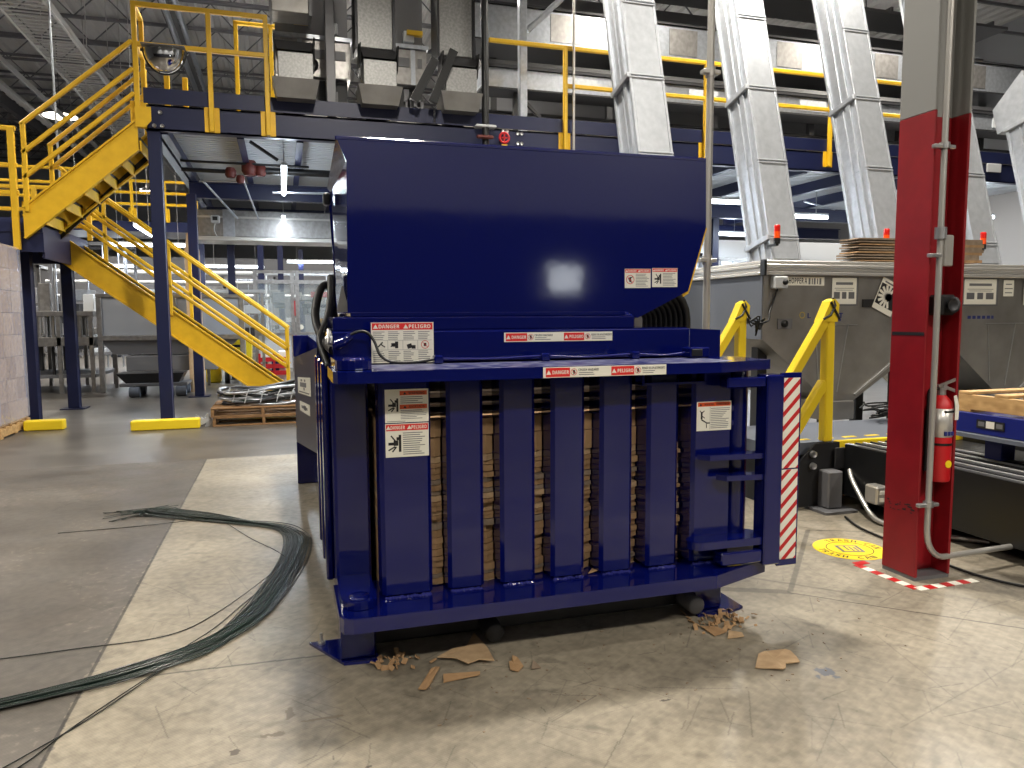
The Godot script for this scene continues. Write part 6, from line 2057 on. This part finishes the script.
	# strays that leave the bundle
	for q in [["stray bale wire bowing out nearest the baler at the bend", [V(-0.5, 0.005, 5.66), V(-0.05, 0.005, 5.42), V(0.10, 0.005, 5.15), V(0.13, 0.005, 4.85), V(0.06, 0.005, 4.35), V(-0.08, 0.005, 3.85), V(-0.25, 0.005, 3.56)]],
		["stray bale wire bowing out just inside the outermost one", [V(-0.5, 0.005, 5.68), V(-0.06, 0.005, 5.38), V(0.085, 0.005, 5.1), V(0.10, 0.005, 4.8), V(0.03, 0.005, 4.3), V(-0.10, 0.005, 3.85), V(-0.27, 0.005, 3.55)]],
		["long stray bale wire curving to the left edge above the bundle", [V(-1.7, 0.005, 3.58), V(-1.2, 0.005, 3.576), V(-0.92, 0.005, 3.587), V(-0.56, 0.005, 3.612), V(-0.364, 0.005, 3.814), V(-0.114, 0.02, 4.28), V(-0.03, 0.02, 4.6)]],
		["stray bale wire crossing under the bundle to the bottom edge", [V(-1.05, 0.005, 2.42), V(-0.861, 0.005, 2.666), V(-0.754, 0.005, 2.887), V(-0.529, 0.01, 3.249), V(-0.339, 0.02, 3.508), V(-0.16, 0.02, 3.95)]],
		["second stray bale wire close beside the one at the bottom edge", [V(-1.10, 0.005, 2.45), V(-0.89, 0.005, 2.70), V(-0.70, 0.005, 2.95), V(-0.50, 0.01, 3.28), V(-0.30, 0.02, 3.53)]],
		["straight stray bale wire pointing left from the upper end of the bundle", [V(-1.50, 0.006, 5.62), V(-1.0, 0.006, 5.64), V(-0.5, 0.012, 5.66), V(-0.2, 0.02, 5.42)]],
		["thin stray bale wire cutting the corner inside the bend", [V(-0.46, 0.006, 5.62), V(-0.25, 0.006, 5.10), V(-0.10, 0.006, 4.80), V(-0.02, 0.02, 4.55)]],
		["stray bale wire arching between bundle and open floor below the bend", [V(0.06, 0.02, 4.9), V(-0.06, 0.008, 4.3), V(-0.22, 0.006, 3.95), V(-0.36, 0.006, 3.62), V(-0.52, 0.02, 3.33)]]]:
		var st := mb()
		tube(st, smooth_path(q[1], 8), 0.0026, 5)
		tag(put("bale_wire", st, M.wire_dark), q[0], "wire", "stray bale wires")

# ---------------------------------------------------------------- the scene
func _ready() -> void:
	rng.seed = 20240
	font_bold = SystemFont.new()
	font_bold.font_names = PackedStringArray(["Droid Sans"])
	font_bold.font_weight = 700
	# camera: eye 1.45 m above the floor, pitched down a little, turned to the right of the baler's axis
	var cam := Camera3D.new()
	cam.name = "camera"
	var right := Vector3(0.95618566, -0.0051709, 0.29271531)
	var up := Vector3(0.03127552, 0.99592646, -0.08457149)
	var fwd := Vector3(0.29108561, -0.09002087, -0.95245231)
	cam.transform = Transform3D(Basis(right.normalized(), up.normalized(), -fwd.normalized()).orthonormalized(), Vector3(0, 1.45, 0))
	cam.fov = 54.49
	cam.near = 0.05
	cam.far = 200.0
	add_child(cam)
	cam.current = true
	# surroundings and exposure
	var we := WorldEnvironment.new()
	we.name = "surroundings"
	var env := Environment.new()
	env.background_mode = Environment.BG_COLOR
	env.background_color = Color(0.05, 0.05, 0.055)
	env.tonemap_mode = Environment.TONE_MAPPER_LINEAR
	env.tonemap_exposure = 1.0
	env.sdfgi_enabled = true
	env.ssao_enabled = true
	env.ssil_enabled = true
	we.environment = env
	add_child(we)
	make_materials()
	# lamps under the roof
	var lamps := [
		[1.4, 8.4, 5.0, 100.0, "high bay light above and behind the baler"],
		[-6.5, 8.2, 6.6, 36.0, "high bay light above the coated aisle"],
		[7.5, 8.2, 5.6, 55.0, "high bay light above the elevators"],
		[-3.5, 8.2, 0.6, 13.0, "high bay light above the open floor beside the wire bundle"],
		[5.0, 8.2, 0.2, 13.0, "high bay light above the open floor beside the red column"],
		[1.0, 8.2, -5.4, 60.0, "high bay light above the floor facing the baler"],
		[8.0, 8.2, -5.4, 70.0, "high bay light facing the elevators from the front wall"],
		[-7.0, 8.2, -5.0, 50.0, "high bay light above the aisle in front of the baler"],
		[1.2, 8.8, 14.0, 90.0, "high bay light above the packing chutes"],
		[7.5, 8.8, 10.0, 70.0, "high bay light above the feed troughs"],
		[13.0, 8.8, 11.0, 80.0, "high bay light above the far end of the mezzanine"],
		[-7.5, 8.0, 12.0, 80.0, "high bay light above the stair landing"],
		[-6.64, 7.9, 27.8, 80.0, "bright high bay light seen through the upper stair handrail", 2.2],
		[-3.7, 5.2, 25.0, 50.0, "small bright light seen beside the corner column", 1.2],
		[1.5, 7.9, 27.0, 90.0, "high bay light deep in the hall behind the enclosure"],
		[-12.0, 8.0, 20.0, 70.0, "high bay light far to the left of the hall"],
		[10.0, 7.9, 24.0, 120.0, "high bay light deep in the hall on the right"],
		[1.9, 9.0, 18.0, 110.0, "high bay light above the stainless duct"],
		[-9.0, 8.0, 21.0, 110.0, "high bay light above the distant walkway"],
		[16.0, 8.0, 18.0, 110.0, "high bay light beyond the far end of the mezzanine"]]
	for l in lamps: high_bay(l[0], l[1], l[2], l[3], l[4], l[5] if l.size() > 5 else 1.0)
	build_shell()
	build_baler()
	build_mezzanine()
	build_upper_machines()
	build_right_side()
	build_red_column()
	build_left_background()
	build_floor_items()
